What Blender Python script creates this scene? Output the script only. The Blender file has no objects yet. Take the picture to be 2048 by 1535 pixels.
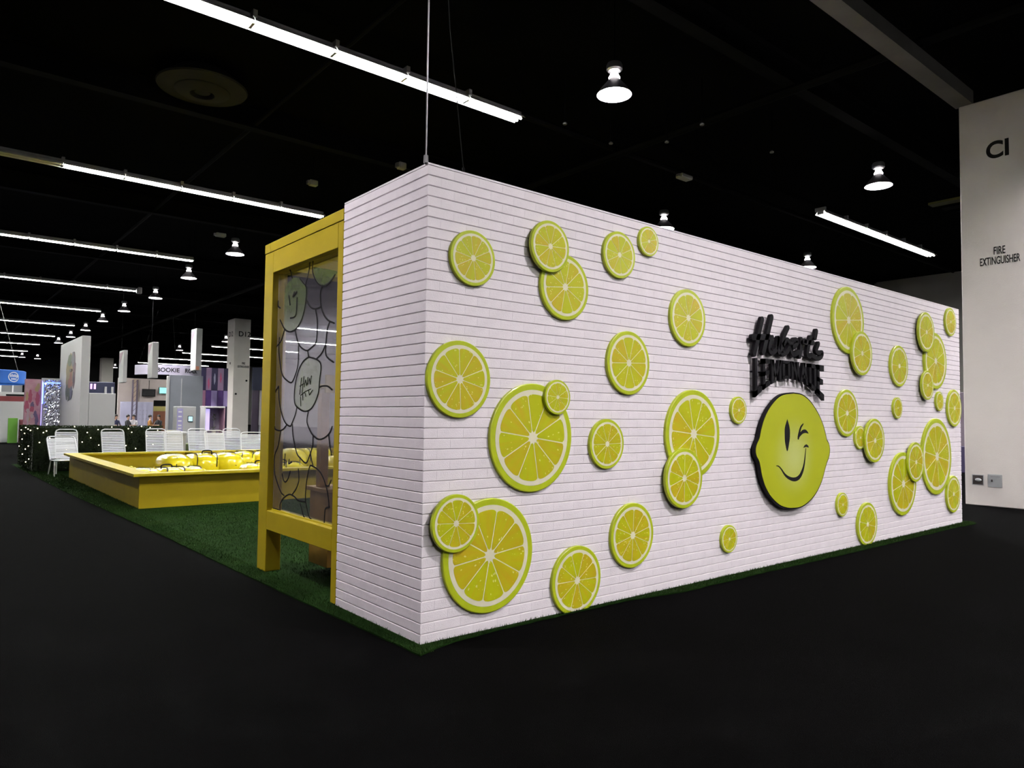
import bpy, bmesh, math, random
from mathutils import Vector, Matrix
PI = math.pi
random.seed(11)
scene = bpy.context.scene
col = scene.collection

# ------------------------------------------------------------------ camera
cam_data = bpy.data.cameras.new('camera')
cam = bpy.data.objects.new('camera', cam_data)
col.objects.link(cam)
scene.camera = cam
YAW, PITCH, ROLL = 0.881512245, 0.0460282869, 0.0117518526
CAM = Vector((-2.45181, -3.84198, 1.42666))
fw = Vector((math.cos(YAW) * math.cos(PITCH), math.sin(YAW) * math.cos(PITCH), math.sin(PITCH)))
r0 = Vector((math.sin(YAW), -math.cos(YAW), 0))
u0 = r0.cross(fw)
rt = math.cos(ROLL) * r0 + math.sin(ROLL) * u0
up = -math.sin(ROLL) * r0 + math.cos(ROLL) * u0
cam.matrix_world = Matrix(((rt.x, up.x, -fw.x, CAM.x), (rt.y, up.y, -fw.y, CAM.y), (rt.z, up.z, -fw.z, CAM.z), (0, 0, 0, 1)))
cam_data.sensor_width = 36.0
cam_data.sensor_fit = 'HORIZONTAL'
cam_data.lens = 1435.23449 / 2048 * 36.0
cam_data.clip_start = 0.05
cam_data.clip_end = 400

# ------------------------------------------------------------------ world, exposure
world = bpy.data.worlds.new('hall_air')
scene.world = world
world.use_nodes = True
world.node_tree.nodes['Background'].inputs[0].default_value = (0.9, 0.95, 1.0, 1)
world.node_tree.nodes['Background'].inputs[1].default_value = 0.0
scene.view_settings.view_transform = 'Standard'
scene.view_settings.look = 'None'
scene.view_settings.exposure = 2.52
scene.view_settings.gamma = 1.0
scene.view_settings.use_curve_mapping = False
scene.cycles.max_bounces = 5
scene.cycles.diffuse_bounces = 2
scene.cycles.glossy_bounces = 2
scene.cycles.caustics_reflective = False
scene.cycles.caustics_refractive = False
scene.cycles.use_adaptive_sampling = True
scene.cycles.adaptive_threshold = 0.05
scene.cycles.adaptive_min_samples = 16
TUBE_POWER = 24.0       # emission of the fluorescent tubes
BAY_POWER = 300.0        # emission of the high-bay lenses

# ------------------------------------------------------------------ materials
MATS = {}
def mat(name, color, rough=0.6, metal=0.0, var=0.0, scale=6.0, bump=0.0, bscale=80.0, emit=None, strength=0.0,
        coat=0.0, spec=0.5, color2=None, random_obj=False):
    if name in MATS:
        return MATS[name]
    m = bpy.data.materials.new(name)
    m.use_nodes = True
    nt = m.node_tree
    b = nt.nodes['Principled BSDF']
    b.inputs['Base Color'].default_value = (*color, 1)
    b.inputs['Roughness'].default_value = rough
    b.inputs['Metallic'].default_value = metal
    b.inputs['Specular IOR Level'].default_value = spec
    b.inputs['Coat Weight'].default_value = coat
    b.inputs['Coat Roughness'].default_value = 0.2
    tc = nt.nodes.new('ShaderNodeTexCoord')
    if var > 0 or color2:
        nz = nt.nodes.new('ShaderNodeTexNoise')
        nz.inputs['Scale'].default_value = scale
        nz.inputs['Detail'].default_value = 4
        nt.links.new(tc.outputs['Object'], nz.inputs['Vector'])
        rp = nt.nodes.new('ShaderNodeValToRGB')
        rp.color_ramp.elements[0].position = 0.3
        rp.color_ramp.elements[1].position = 0.7
        c2 = color2 if color2 else tuple(min(1, c * (1 + var)) for c in color)
        c1 = color if color2 else tuple(c * (1 - var) for c in color)
        rp.color_ramp.elements[0].color = (*c1, 1)
        rp.color_ramp.elements[1].color = (*c2, 1)
        fac = nz.outputs['Fac']
        if random_obj:
            oi = nt.nodes.new('ShaderNodeObjectInfo')
            ad = nt.nodes.new('ShaderNodeMath'); ad.operation = 'MULTIPLY_ADD'
            ad.inputs[1].default_value = 0.5; 
            nt.links.new(oi.outputs['Random'], ad.inputs[0])
            sb = nt.nodes.new('ShaderNodeMath'); sb.operation = 'SUBTRACT'; sb.inputs[1].default_value = 0.25
            nt.links.new(nz.outputs['Fac'], sb.inputs[0])
            nt.links.new(sb.outputs[0], ad.inputs[2])
            fac = ad.outputs[0]
        nt.links.new(fac, rp.inputs['Fac'])
        nt.links.new(rp.outputs['Color'], b.inputs['Base Color'])
    if bump > 0:
        n2 = nt.nodes.new('ShaderNodeTexNoise')
        n2.inputs['Scale'].default_value = bscale
        n2.inputs['Detail'].default_value = 3
        nt.links.new(tc.outputs['Object'], n2.inputs['Vector'])
        bp = nt.nodes.new('ShaderNodeBump')
        bp.inputs['Strength'].default_value = bump
        bp.inputs['Distance'].default_value = 0.01
        nt.links.new(n2.outputs['Fac'], bp.inputs['Height'])
        nt.links.new(bp.outputs['Normal'], b.inputs['Normal'])
    if emit:
        b.inputs['Emission Color'].default_value = (*emit, 1)
        b.inputs['Emission Strength'].default_value = strength
    MATS[name] = m
    return m

M_CARPET = mat('black carpet', (0.0011, 0.0010, 0.0011), 0.95, var=0.35, scale=1.3, bump=0.6, bscale=240, spec=0.02)
M_CEIL = mat('black painted deck', (0.0022, 0.0022, 0.0022), 0.9, var=0.4, scale=0.8, bump=0.3, bscale=8, spec=0.03)
M_STEEL = mat('black painted steel', (0.004, 0.004, 0.004), 0.7, var=0.3, scale=3, spec=0.06)
M_BEAM = mat('grey painted beam', (0.15, 0.145, 0.135), 0.8, var=0.12, scale=2)
M_HALLWALL = mat('grey hall wall', (0.42, 0.40, 0.385), 0.9, var=0.12, scale=0.6)
M_LEFTWALL = mat('pale unseen wall', (0.74, 0.68, 0.74), 0.9, var=0.08, scale=0.6)
M_DARKWALL = mat('dark hall wall', (0.004, 0.004, 0.0045), 0.9, var=0.3, scale=0.5)
M_COLUMN = mat('off white column paint', (0.66, 0.62, 0.585), 0.75, var=0.03, scale=1.2, bump=0.1, bscale=60)
M_BRICK = mat('white painted brick', (0.78, 0.715, 0.755), 0.55, var=0.035, scale=9, bump=0.18, bscale=130)
M_MORTAR = mat('white painted joint', (0.62, 0.57, 0.60), 0.8, var=0.04, scale=9)
M_RIND = mat('lemon rind print', (0.45, 0.53, 0.015), 0.4, var=0.06, scale=5, coat=0.25)
M_PITH = mat('lemon pith print', (0.72, 0.68, 0.50), 0.45, var=0.03, scale=5, coat=0.25)
M_BLACK = mat('black foam lettering', (0.006, 0.005, 0.007), 0.6, var=0.2, scale=10, spec=0.15)
M_PRINT = mat('black print', (0.010, 0.009, 0.010), 0.7, spec=0.15, var=0.2, scale=10)
M_YELLOW = mat('yellow painted timber', (0.39, 0.295, 0.008), 0.5, var=0.05, scale=4, bump=0.06, bscale=60, spec=0.25)
M_YELLOW2 = mat('bright yellow painted board', (0.50, 0.40, 0.014), 0.5, var=0.05, scale=4, bump=0.05, bscale=60, spec=0.25)
M_WOOD = mat('amber varnished timber', (0.36, 0.20, 0.035), 0.45, var=0.2, scale=7, bump=0.1, bscale=40)
M_VINYL = mat('yellow vinyl float', (0.80, 0.68, 0.02), 0.18, var=0.05, scale=4, coat=0.6)
M_BALL = mat('yellow plastic ball', (0.82, 0.74, 0.08), 0.25, var=0.05, scale=4)
M_STRAP = mat('white vinyl strap', (0.76, 0.76, 0.82), 0.5, var=0.03, scale=9)
M_TUBE = mat('white powder coated tube', (0.78, 0.78, 0.82), 0.4, var=0.02, scale=9)
M_TURF = mat('green turf backing', (0.008, 0.024, 0.004), 0.95, var=0.35, scale=5, bump=0.8, bscale=160, spec=0.03)
M_BLADE = mat('green turf fibre', (0.010, 0.030, 0.005), 0.9, color2=(0.030, 0.055, 0.014), scale=1.5, spec=0.04)
M_LEAF = mat('boxwood leaf', (0.010, 0.019, 0.006), 0.8, color2=(0.034, 0.052, 0.018), scale=7, spec=0.08)
M_HEDGECORE = mat('hedge core', (0.010, 0.018, 0.006), 0.9, var=0.3, scale=8)
M_BULB = mat('warm fairy bulb', (1, 0.9, 0.6), 0.4, emit=(1.0, 0.86, 0.55), strength=2.5)
M_WIRE = mat('dark green wire', (0.02, 0.03, 0.02), 0.6)
M_CABLE = mat('steel cable', (0.22, 0.21, 0.22), 0.4, metal=0.6)
M_WHITE = mat('white laminate', (0.60, 0.59, 0.60), 0.5, var=0.02, scale=3)
M_PALE = mat('pale painted panel', (0.34, 0.34, 0.335), 0.6, var=0.03, scale=1)
M_FIX = mat('white enamel reflector', (0.75, 0.75, 0.74), 0.4, var=0.02, scale=3)
M_FIXD = mat('grey fixture housing', (0.30, 0.30, 0.31), 0.5, metal=0.2, var=0.1, scale=4)
M_LAMP = mat('fluorescent tube', (1, 1, 1), 0.4, emit=(0.97, 1.0, 0.93), strength=TUBE_POWER)
M_LAMPOFF = mat('unlit fluorescent tube', (0.75, 0.72, 0.66), 0.35, var=0.02)
M_BAY = mat('high bay lens', (1, 1, 1), 0.4, emit=(1.0, 0.955, 0.985), strength=BAY_POWER)
M_NECK = mat('glowing lamp neck', (1, 1, 1), 0.4, emit=(1.0, 0.93, 0.95), strength=3.0)
M_ALU = mat('spun aluminium', (0.45, 0.45, 0.46), 0.35, metal=0.8, var=0.06, scale=6)
M_GREYBOX = mat('grey ceiling unit', (0.34, 0.34, 0.33), 0.6, var=0.05)
M_SCREENOFF = mat('dark television glass', (0.012, 0.012, 0.014), 0.2, var=0.1)

# ------------------------------------------------------------------ mesh helpers
class MB:
    def __init__(s):
        s.v = []; s.f = []; s.mi = []
    def add(s, vs, fs, m=0):
        o = len(s.v)
        s.v += [tuple(p) for p in vs]
        s.f += [tuple(i + o for i in f) for f in fs]
        s.mi += [m] * len(fs)
        return s
    def box(s, x0, x1, y0, y1, z0, z1, m=0):
        vs = [(x0, y0, z0), (x1, y0, z0), (x1, y1, z0), (x0, y1, z0), (x0, y0, z1), (x1, y0, z1), (x1, y1, z1), (x0, y1, z1)]
        return s.add(vs, [(0, 3, 2, 1), (4, 5, 6, 7), (0, 1, 5, 4), (1, 2, 6, 5), (2, 3, 7, 6), (3, 0, 4, 7)], m)
    def cbox(s, x0, x1, y0, y1, z0, z1, c=0.006, m=0):
        """box with chamfered edges"""
        bm = bmesh.new()
        bmesh.ops.create_cube(bm, size=1.0)
        for v in bm.verts:
            v.co = Vector(((x0 + x1) / 2 + v.co.x * (x1 - x0), (y0 + y1) / 2 + v.co.y * (y1 - y0), (z0 + z1) / 2 + v.co.z * (z1 - z0)))
        bmesh.ops.bevel(bm, geom=list(bm.edges), offset=c, segments=1, affect='EDGES')
        bm.verts.index_update()
        s.add([v.co[:] for v in bm.verts], [tuple(v.index for v in f.verts) for f in bm.faces], m)
        bm.free()
        return s
    def tube(s, path, r, n=8, m=0, caps=True):
        pts = [Vector(p) for p in path]
        rings = []
        prev = None
        for i, p in enumerate(pts):
            if i == 0: d = pts[1] - pts[0]
            elif i == len(pts) - 1: d = pts[-1] - pts[-2]
            else: d = (pts[i + 1] - p).normalized() + (p - pts[i - 1]).normalized()
            d.normalize()
            if prev is None:
                a = Vector((0, 0, 1)) if abs(d.z) < 0.9 else Vector((1, 0, 0))
                a = (a - d * a.dot(d)).normalized()
            else:
                a = (prev - d * prev.dot(d)).normalized()
            prev = a
            b = d.cross(a)
            rr = r[i] if isinstance(r, (list, tuple)) else r
            rings.append([p + (a * math.cos(2 * PI * k / n) + b * math.sin(2 * PI * k / n)) * rr for k in range(n)])
        vs = [q for ring in rings for q in ring]
        fs = []
        for i in range(len(rings) - 1):
            for k in range(n):
                fs.append((i * n + k, i * n + (k + 1) % n, (i + 1) * n + (k + 1) % n, (i + 1) * n + k))
        if caps:
            fs.append(tuple(reversed(range(n))))
            fs.append(tuple(range((len(rings) - 1) * n, len(rings) * n)))
        return s.add(vs, fs, m)
    def lathe(s, prof, n=24, m=0, centre=(0, 0, 0)):
        cx, cy, cz = centre
        vs = []; fs = []
        for (r, z) in prof:
            for k in range(n):
                t = 2 * PI * k / n
                vs.append((cx + r * math.cos(t), cy + r * math.sin(t), cz + z))
        for i in range(len(prof) - 1):
            for k in range(n):
                fs.append((i * n + k, i * n + (k + 1) % n, (i + 1) * n + (k + 1) % n, (i + 1) * n + k))
        return s.add(vs, fs, m)
    def ball(s, c, rx, ry=None, rz=None, nu=12, nv=8, m=0, e=1.0):
        ry = rx if ry is None else ry; rz = rx if rz is None else rz
        sg = lambda q: math.copysign(abs(q) ** e, q)
        vs = [(c[0], c[1], c[2] - rz)]
        for i in range(1, nv):
            ph = -PI / 2 + PI * i / nv
            for k in range(nu):
                t = 2 * PI * k / nu
                vs.append((c[0] + rx * sg(math.cos(ph)) * sg(math.cos(t)), c[1] + ry * sg(math.cos(ph)) * sg(math.sin(t)), c[2] + rz * sg(math.sin(ph))))
        vs.append((c[0], c[1], c[2] + rz))
        fs = [(0, 1 + (k + 1) % nu, 1 + k) for k in range(nu)]
        for i in range(nv - 2):
            for k in range(nu):
                a = 1 + i * nu
                fs.append((a + k, a + (k + 1) % nu, a + nu + (k + 1) % nu, a + nu + k))
        a = 1 + (nv - 2) * nu
        fs += [(a + k, a + (k + 1) % nu, len(vs) - 1) for k in range(nu)]
        return s.add(vs, fs, m)
    def prism_xz(s, poly, y0, y1, m=0):
        """polygon in (x, z), front at y0 (towards the viewer), back at y1"""
        n = len(poly)
        ar = sum(poly[i][0] * poly[(i + 1) % n][1] - poly[(i + 1) % n][0] * poly[i][1] for i in range(n))
        if ar < 0: poly = poly[::-1]
        vs = [(x, y0, z) for x, z in poly] + [(x, y1, z) for x, z in poly]
        fs = [tuple(range(n)), tuple(reversed(range(n, 2 * n)))]
        fs += [(i, i + n, (i + 1) % n + n, (i + 1) % n) for i in range(n)]
        return s.add(vs, fs, m)
    def build(s, name, m, parent=None, smooth=False, loc=None):
        me = bpy.data.meshes.new(name)
        me.from_pydata(s.v, [], s.f)
        for k in (m if isinstance(m, (list, tuple)) else [m]):
            me.materials.append(k)
        me.polygons.foreach_set('material_index', s.mi)
        if smooth:
            me.polygons.foreach_set('use_smooth', [True] * len(me.polygons))
            try: me.set_sharp_from_angle(angle=math.radians(40))
            except Exception: pass
        me.update()
        return link(name, me, parent, loc)

def link(name, me, parent=None, loc=None, rot=None, scale=None):
    o = bpy.data.objects.new(name, me)
    col.objects.link(o)
    if parent: o.parent = parent
    if loc: o.location = loc
    if rot: o.rotation_euler = rot
    if scale: o.scale = scale
    return o
def tag(o, label=None, cat=None, group=None, kind=None):
    if label: o['label'] = label
    if cat: o['category'] = cat
    if group: o['group'] = group
    if kind: o['kind'] = kind
    return o
def thing(name, label, cat, loc=(0, 0, 0), rz=0.0, group=None):
    o = bpy.data.objects.new(name, None)
    o.empty_display_size = 0.1
    col.objects.link(o)
    o.location = loc
    o.rotation_euler = (0, 0, rz)
    return tag(o, label, cat, group)
def copy_tree(o, parent=None):
    c = o.copy(); col.objects.link(c); c.parent = parent
    for ch in list(o.children): copy_tree(ch, c)
    return c
def stroke_poly(pts, w, round_cap=True):
    """outline polygon of a brush stroke through (x, z) points with width w (number or list)"""
    P = [Vector(p) for p in pts]
    W = w if isinstance(w, (list, tuple)) else [w] * len(P)
    L = []; R = []
    for i, p in enumerate(P):
        if i == 0: d = P[1] - P[0]
        elif i == len(P) - 1: d = P[-1] - P[-2]
        else: d = (P[i + 1] - p).normalized() + (p - P[i - 1]).normalized()
        d.normalize()
        nrm = Vector((-d.y, d.x))
        L.append(p + nrm * W[i] / 2); R.append(p - nrm * W[i] / 2)
    out = list(L)
    if round_cap:
        d = (P[-1] - P[-2]).normalized(); out.append(P[-1] + d * W[-1] * 0.42)
    out += R[::-1]
    if round_cap:
        d = (P[0] - P[1]).normalized(); out.append(P[0] + d * W[0] * 0.42)
    return [(q.x, q.y) for q in out]
def strokes_xz(mb, pts, w, y0, y1, m=0):
    """a stroke as a chain of prisms (quads and round joints), safe for tight bends"""
    P = [Vector(p) for p in pts]
    W = w if isinstance(w, (list, tuple)) else [w] * len(P)
    for i in range(len(P) - 1):
        mb.prism_xz(stroke_poly([P[i], P[i + 1]], [W[i], W[i + 1]], False), y0, y1, m)
    for i, p in enumerate(P):
        mb.prism_xz([(p.x + W[i] / 2 * math.cos(2 * PI * k / 10), p.y + W[i] / 2 * math.sin(2 * PI * k / 10)) for k in range(10)], y0 + 0.0004, y1 - 0.0004, m)
def smooth_path(pts, n=5):
    """Catmull-Rom through points of any dimension"""
    P = [Vector(p) for p in pts]
    if len(P) < 3: return [tuple(p) for p in P]
    Q = [P[0] * 2 - P[1]] + P + [P[-1] * 2 - P[-2]]
    out = []
    for i in range(1, len(Q) - 2):
        for k in range(n):
            t = k / n
            a, b, c, d = Q[i - 1], Q[i], Q[i + 1], Q[i + 2]
            out.append(tuple(0.5 * ((2 * b) + (c - a) * t + (2 * a - 5 * b + 4 * c - d) * t * t + (3 * b - a - 3 * c + d) * t ** 3)))
    out.append(tuple(P[-1]))
    return out
def text_mesh(txt, size, depth, sx=1.0, shear=0.0, bold=0.0):
    cu = bpy.data.curves.new('lettering', 'FONT')
    cu.body = txt; cu.size = size; cu.extrude = depth; cu.align_x = 'CENTER'; cu.shear = shear; cu.offset = bold
    o = bpy.data.objects.new('lettering', cu)
    col.objects.link(o)
    dg = bpy.context.evaluated_depsgraph_get()
    me = bpy.data.meshes.new_from_object(o.evaluated_get(dg))
    bpy.data.objects.remove(o)
    for v in me.vertices: v.co.x *= sx
    return me

# ------------------------------------------------------------------ the hall
X0, X1, Y0, Y1, ZC = -12.5, 32.0, -26.0, 95.0, 7.95
tag(MB().box(X0, X1, Y0, Y1, -0.2, 0.0).build('floor', M_CARPET), kind='structure')
tag(MB().box(X0, X1, Y0, Y1, ZC, ZC + 0.2).build('ceiling', M_CEIL), kind='structure')
tag(MB().box(X1, X1 + 0.2, Y0, Y1, 0, ZC).build('wall_right', M_HALLWALL), kind='structure')
tag(MB().box(X0 - 0.2, X0, Y0, Y1, 0, ZC).build('wall_left', M_LEFTWALL), kind='structure')  # unseen wall, brought near and tinted pale for its reflection in the pane
tag(MB().box(X0, X1, Y1, Y1 + 0.2, 0, ZC).build('wall_back', M_DARKWALL), kind='structure')
tag(MB().box(X0, X1, Y0 - 0.2, Y0, 0, ZC).build('wall_front', M_HALLWALL), kind='structure')
# grey beam meeting the column head, black joists and pipes under the deck
b = MB(); b.box(-10, 11.75, 0.62, 0.90, 7.06, 7.3)
tag(b.build('trim_1', M_BEAM), kind='structure')
for k in range(12):
    y = 2.8 + 8.45 * k
    b = MB(); b.box(X0, X1, y - 0.12, y + 0.12, 7.45, 7.50); b.box(X0, X1, y - 0.02, y + 0.02, 7.5, ZC); b.box(X0, X1, y - 0.12, y + 0.12, ZC - 0.05, ZC)
    tag(b.build('trim_%d' % (k + 2), M_STEEL), kind='structure')
# ------------------------------------------------------------------ turf
def interp(tab, x):
    for (a, b), (c, d) in zip(tab, tab[1:]):
        if a <= x <= c: return b + (d - b) * (x - a) / (c - a)
    return tab[0][1] if x < tab[0][0] else tab[-1][1]
FRONT = [(-0.10, -0.16), (0.0, -0.125), (0.2, -0.065), (0.6, -0.035), (1.9, -0.035), (2.2, -0.09), (2.46, -0.13), (3.69, -0.12), (5.6, -0.14), (8.6, -0.12), (9.07, -0.17), (9.2, -0.08)]
LEFT = [(-0.16, -0.10), (2.25, -0.17), (5.74, -0.23), (11.0, -0.40), (18.2, -0.49), (19.6, -0.5)]
outline = []
x = -0.10
while x < 9.2:
    outline.append((x + 0.0, interp(FRONT, x) + random.uniform(-0.006, 0.006))); x += 0.08
outline += [(9.25, 0.1), (9.25, 19.6)]
y = 19.6
while y > -0.1:
    outline.append((interp(LEFT, y) + random.uniform(-0.006, 0.006), y)); y -= 0.12
n = len(outline)
turf = thing('artificial_turf', 'green artificial grass mat laid under the booth and lounge area', 'turf', (0, 0, 0))
b = MB(); b.add([(p[0], p[1], 0.0) for p in outline] + [(p[0], p[1], 0.010) for p in outline],
                [tuple(range(n, 2 * n))] + [(i, (i + 1) % n, (i + 1) % n + n, i + n) for i in range(n)])
b.build('turf_backing', M_TURF, turf)
vs = []; fs = []
def blade(x, y, h, w):
    t = random.uniform(0, 2 * PI); dx = math.cos(t) * w / 2; dy = math.sin(t) * w / 2
    lx = random.uniform(-1, 1) * h * 0.7; ly = random.uniform(-1, 1) * h * 0.7
    k = len(vs)
    vs.extend([(x - dx, y - dy, 0.008), (x + dx, y + dy, 0.008), (x + lx, y + ly, 0.008 + h)])
    fs.append((k, k + 1, k + 2))
for i in range(15000):
    x = random.uniform(-0.1, 9.2); y = random.uniform(-0.18, -0.002)
    if y > interp(FRONT, x) - 0.004: blade(x, y, random.uniform(0.012, 0.028), 0.004)
for i in range(14000):
    y = random.uniform(-0.16, 8.5) ** 1.0; x = random.uniform(-0.32, 0.0)
    if x > interp(LEFT, y) - 0.004: blade(x, y, random.uniform(0.012, 0.028), 0.0045)
for i in range(26000):
    y = random.uniform(1.25, 8.0); x = random.uniform(0.0, 3.4)
    if not (y > 7.7): blade(x, y, random.uniform(0.014, 0.028), 0.006)
for i in range(9000):
    y = random.uniform(7.8, 18.0); x = random.uniform(-0.5, 0.09)
    if x > interp(LEFT, y): blade(x, y, random.uniform(0.02, 0.035), 0.01)
b = MB(); b.add(vs, fs)
tag(b.build('turf_fibres', M_BLADE, turf), kind='stuff')

# ------------------------------------------------------------------ booth with painted bricks
BL, BW, BH = 9.031, 1.177, 3.05
booth = thing('brick_booth_wall', 'long white painted brick display wall carrying lemon slices and black lettering', 'wall', (0, 0, 0))
CD = 0.0075
b = MB(); b.box(CD, BL - 0.002, CD, BW - 0.002, 0.0, BH - 0.012); b.build('wall_core', M_MORTAR, booth)
b = MB(); b.box(0.001, BL, 0.001, BW, BH - 0.012, BH); b.build('top_cap', M_BRICK, booth)
NC = 45
CH = (BH - 0.012) / NC
BRL = 0.2032
def brick_geo(ln, face):
    """a chamfered brick slip: outer face proud, edges bevelled"""
    g, c, ce, ge = 0.0012, 0.0042, 0.0003, 0.00002
    z0, z1 = g, CH - g
    a0, a1 = ge, ln - ge
    back = [(a0, z0), (a1, z0), (a1, z1), (a0, z1)]
    front = [(a0 + ce, z0 + c), (a1 - ce, z0 + c), (a1 - ce, z1 - c), (a0 + ce, z1 - c)]
    if face == 'front': vs = [(a, CD, z) for a, z in back] + [(a, 0.0, z) for a, z in front]
    else: vs = [(CD, a, z) for a, z in back] + [(0.0, a, z) for a, z in front]
    fs = [(4, 5, 6, 7), (0, 1, 5, 4), (1, 2, 6, 5), (2, 3, 7, 6), (3, 0, 4, 7), (3, 2, 1, 0)]
    if face == 'side': fs = [tuple(reversed(f)) for f in fs]
    return vs, fs
bricks = []
for face, length in (('front', BL), ('side', BW)):
    for r in range(NC):
        a = -BRL / 2 if r % 2 else 0.0
        if face == 'side': a = 0.0 if r % 2 else -BRL / 2
        while a < length - 0.01:
            s0, s1 = max(a, 0.0), min(a + BRL, length)
            if s1 - s0 > 0.02: bricks.append((face, round(s0, 4), round(s1 - s0, 4), r))
            a += BRL
def bscore(q):
    face, s0, ln, r = q
    p = Vector((s0 + ln / 2, 0, (r + .5) * CH)) if face == 'front' else Vector((0, s0 + ln / 2, (r + .5) * CH))
    d = CAM - p
    cosv = (-d.y if face == 'front' else -d.x) / d.length
    return -ln * abs(cosv) / d.length_squared
bricks.sort(key=bscore)
cache = {}
rest = MB()
for i, (face, s0, ln, r) in enumerate(bricks):
    loc = (s0, 0, r * CH) if face == 'front' else (0, s0, r * CH)
    if i < 300:
        key = (face, ln)
        if key not in cache:
            vs_, fs_ = brick_geo(ln, face)
            me = bpy.data.meshes.new('brick'); me.from_pydata(vs_, [], fs_); me.materials.append(M_BRICK); cache[key] = me
        link('brick', cache[key], booth, loc)
    else:
        vs_, fs_ = brick_geo(ln, face)
        rest.add([(x + loc[0], y + loc[1], z + loc[2]) for x, y, z in vs_], fs_)
tag(rest.build('brickwork', M_BRICK, booth), kind='stuff')
# hanging cables above the corner
b = MB(); b.tube([(0, 0.03, BH), (0, 0.03, ZC)], 0.006, 6)
b.tube([(0, 0.03, BH), (0, 0.03, BH + 0.05)], 0.016, 8)
o = b.build('hanging_cable', M_CABLE); tag(o, 'thin grey cable hanging straight down to the front corner of the brick wall', 'cable')
b = MB(); b.tube([(0.30, 0.03, BH), (0.24, 0.03, 3.5), (0.17, 0.03, 4.0), (0.07, 0.03, 5.2), (0.0, 0.03, ZC)], 0.0035, 6)
b.tube([(0.30, 0.03, BH), (0.295, 0.03, BH + 0.04)], 0.010, 8)
o = b.build('hanging_cable', M_STEEL); tag(o, 'thinner dark slanting cable just right of the brick wall corner', 'cable')

# ------------------------------------------------------------------ lemon slices
def segment_material():
    m = bpy.data.materials.new('lemon flesh print'); m.use_nodes = True
    nt = m.node_tree; N = nt.nodes; Lk = nt.links
    bs = N['Principled BSDF']; bs.inputs['Roughness'].default_value = 0.4; bs.inputs['Coat Weight'].default_value = 0.25; bs.inputs['Coat Roughness'].default_value = 0.25
    tc = N.new('ShaderNodeTexCoord'); oi = N.new('ShaderNodeObjectInfo')
    mp = N.new('ShaderNodeMapping'); mp.inputs['Scale'].default_value = (9, 1, 1.5)
    Lk.new(tc.outputs['Object'], mp.inputs['Vector'])
    sh = N.new('ShaderNodeVectorMath'); sh.operation = 'ADD'
    cb = N.new('ShaderNodeCombineXYZ'); mu = N.new('ShaderNodeMath'); mu.operation = 'MULTIPLY'; mu.inputs[1].default_value = 37
    Lk.new(oi.outputs['Random'], mu.inputs[0]); Lk.new(mu.outputs[0], cb.inputs[1])
    Lk.new(mp.outputs[0], sh.inputs[0]); Lk.new(cb.outputs[0], sh.inputs[1])
    nz = N.new('ShaderNodeTexNoise'); nz.inputs['Scale'].default_value = 1.0; nz.inputs['Detail'].default_value = 3
    Lk.new(sh.outputs[0], nz.inputs['Vector'])
    mx = N.new('ShaderNodeMath'); mx.operation = 'MULTIPLY_ADD'; mx.inputs[1].default_value = 0.45
    sb = N.new('ShaderNodeMath'); sb.operation = 'SUBTRACT'; sb.inputs[1].default_value = 0.22
    Lk.new(nz.outputs['Fac'], sb.inputs[0]); Lk.new(oi.outputs['Random'], mx.inputs[0]); Lk.new(sb.outputs[0], mx.inputs[2])
    rp = N.new('ShaderNodeValToRGB')
    rp.color_ramp.elements[0].color = (0.48, 0.51, 0.005, 1); rp.color_ramp.elements[0].position = 0.35
    rp.color_ramp.elements[1].color = (0.55, 0.40, 0.012, 1); rp.color_ramp.elements[1].position = 0.85
    Lk.new(mx.outputs[0], rp.inputs['Fac'])
    # juice specks
    vo = N.new('ShaderNodeTexVoronoi'); vo.inputs['Scale'].default_value = 13
    m2 = N.new('ShaderNodeMapping'); m2.inputs['Scale'].default_value = (1.3, 1, 0.8)
    Lk.new(tc.outputs['Object'], m2.inputs['Vector'])
    s2 = N.new('ShaderNodeVectorMath'); s2.operation = 'ADD'; Lk.new(m2.outputs[0], s2.inputs[0]); Lk.new(cb.outputs[0], s2.inputs[1])
    Lk.new(s2.outputs[0], vo.inputs['Vector'])
    lt = N.new('ShaderNodeMath'); lt.operation = 'LESS_THAN'; lt.inputs[1].default_value = 0.24
    Lk.new(vo.outputs['Distance'], lt.inputs[0])
    n3 = N.new('ShaderNodeTexNoise'); n3.inputs['Scale'].default_value = 4.5; Lk.new(s2.outputs[0], n3.inputs['Vector'])
    gt = N.new('ShaderNodeMath'); gt.operation = 'GREATER_THAN'; gt.inputs[1].default_value = 0.54; Lk.new(n3.outputs['Fac'], gt.inputs[0])
    an = N.new('ShaderNodeMath'); an.operation = 'MULTIPLY'; Lk.new(lt.outputs[0], an.inputs[0]); Lk.new(gt.outputs[0], an.inputs[1])
    a2 = N.new('ShaderNodeMath'); a2.operation = 'MULTIPLY'; a2.inputs[1].default_value = 0.6; Lk.new(an.outputs[0], a2.inputs[0])
    mix = N.new('ShaderNodeMix'); mix.data_type = 'RGBA'
    Lk.new(a2.outputs[0], mix.inputs['Factor']); Lk.new(rp.outputs['Color'], mix.inputs['A']); mix.inputs['B'].default_value = (0.85, 0.82, 0.35, 1)
    Lk.new(mix.outputs['Result'], bs.inputs['Base Color'])
    return m
M_FLESH = segment_material()
T = 0.025
NB = 56
circ = lambda r: [(r * math.cos(2 * PI * k / NB), r * math.sin(2 * PI * k / NB)) for k in range(NB)]
def mesh_of(mb, name, m, smooth=False):
    o = mb.build(name, m, None, smooth); me = o.data; bpy.data.objects.remove(o); return me
b = MB(); c0, c1 = circ(1.0), circ(0.985)
vs_ = [(x, 0.0, z) for x, z in c0] + [(x, -T + 0.003, z) for x, z in c0] + [(x, -T, z) for x, z in c1]
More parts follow.
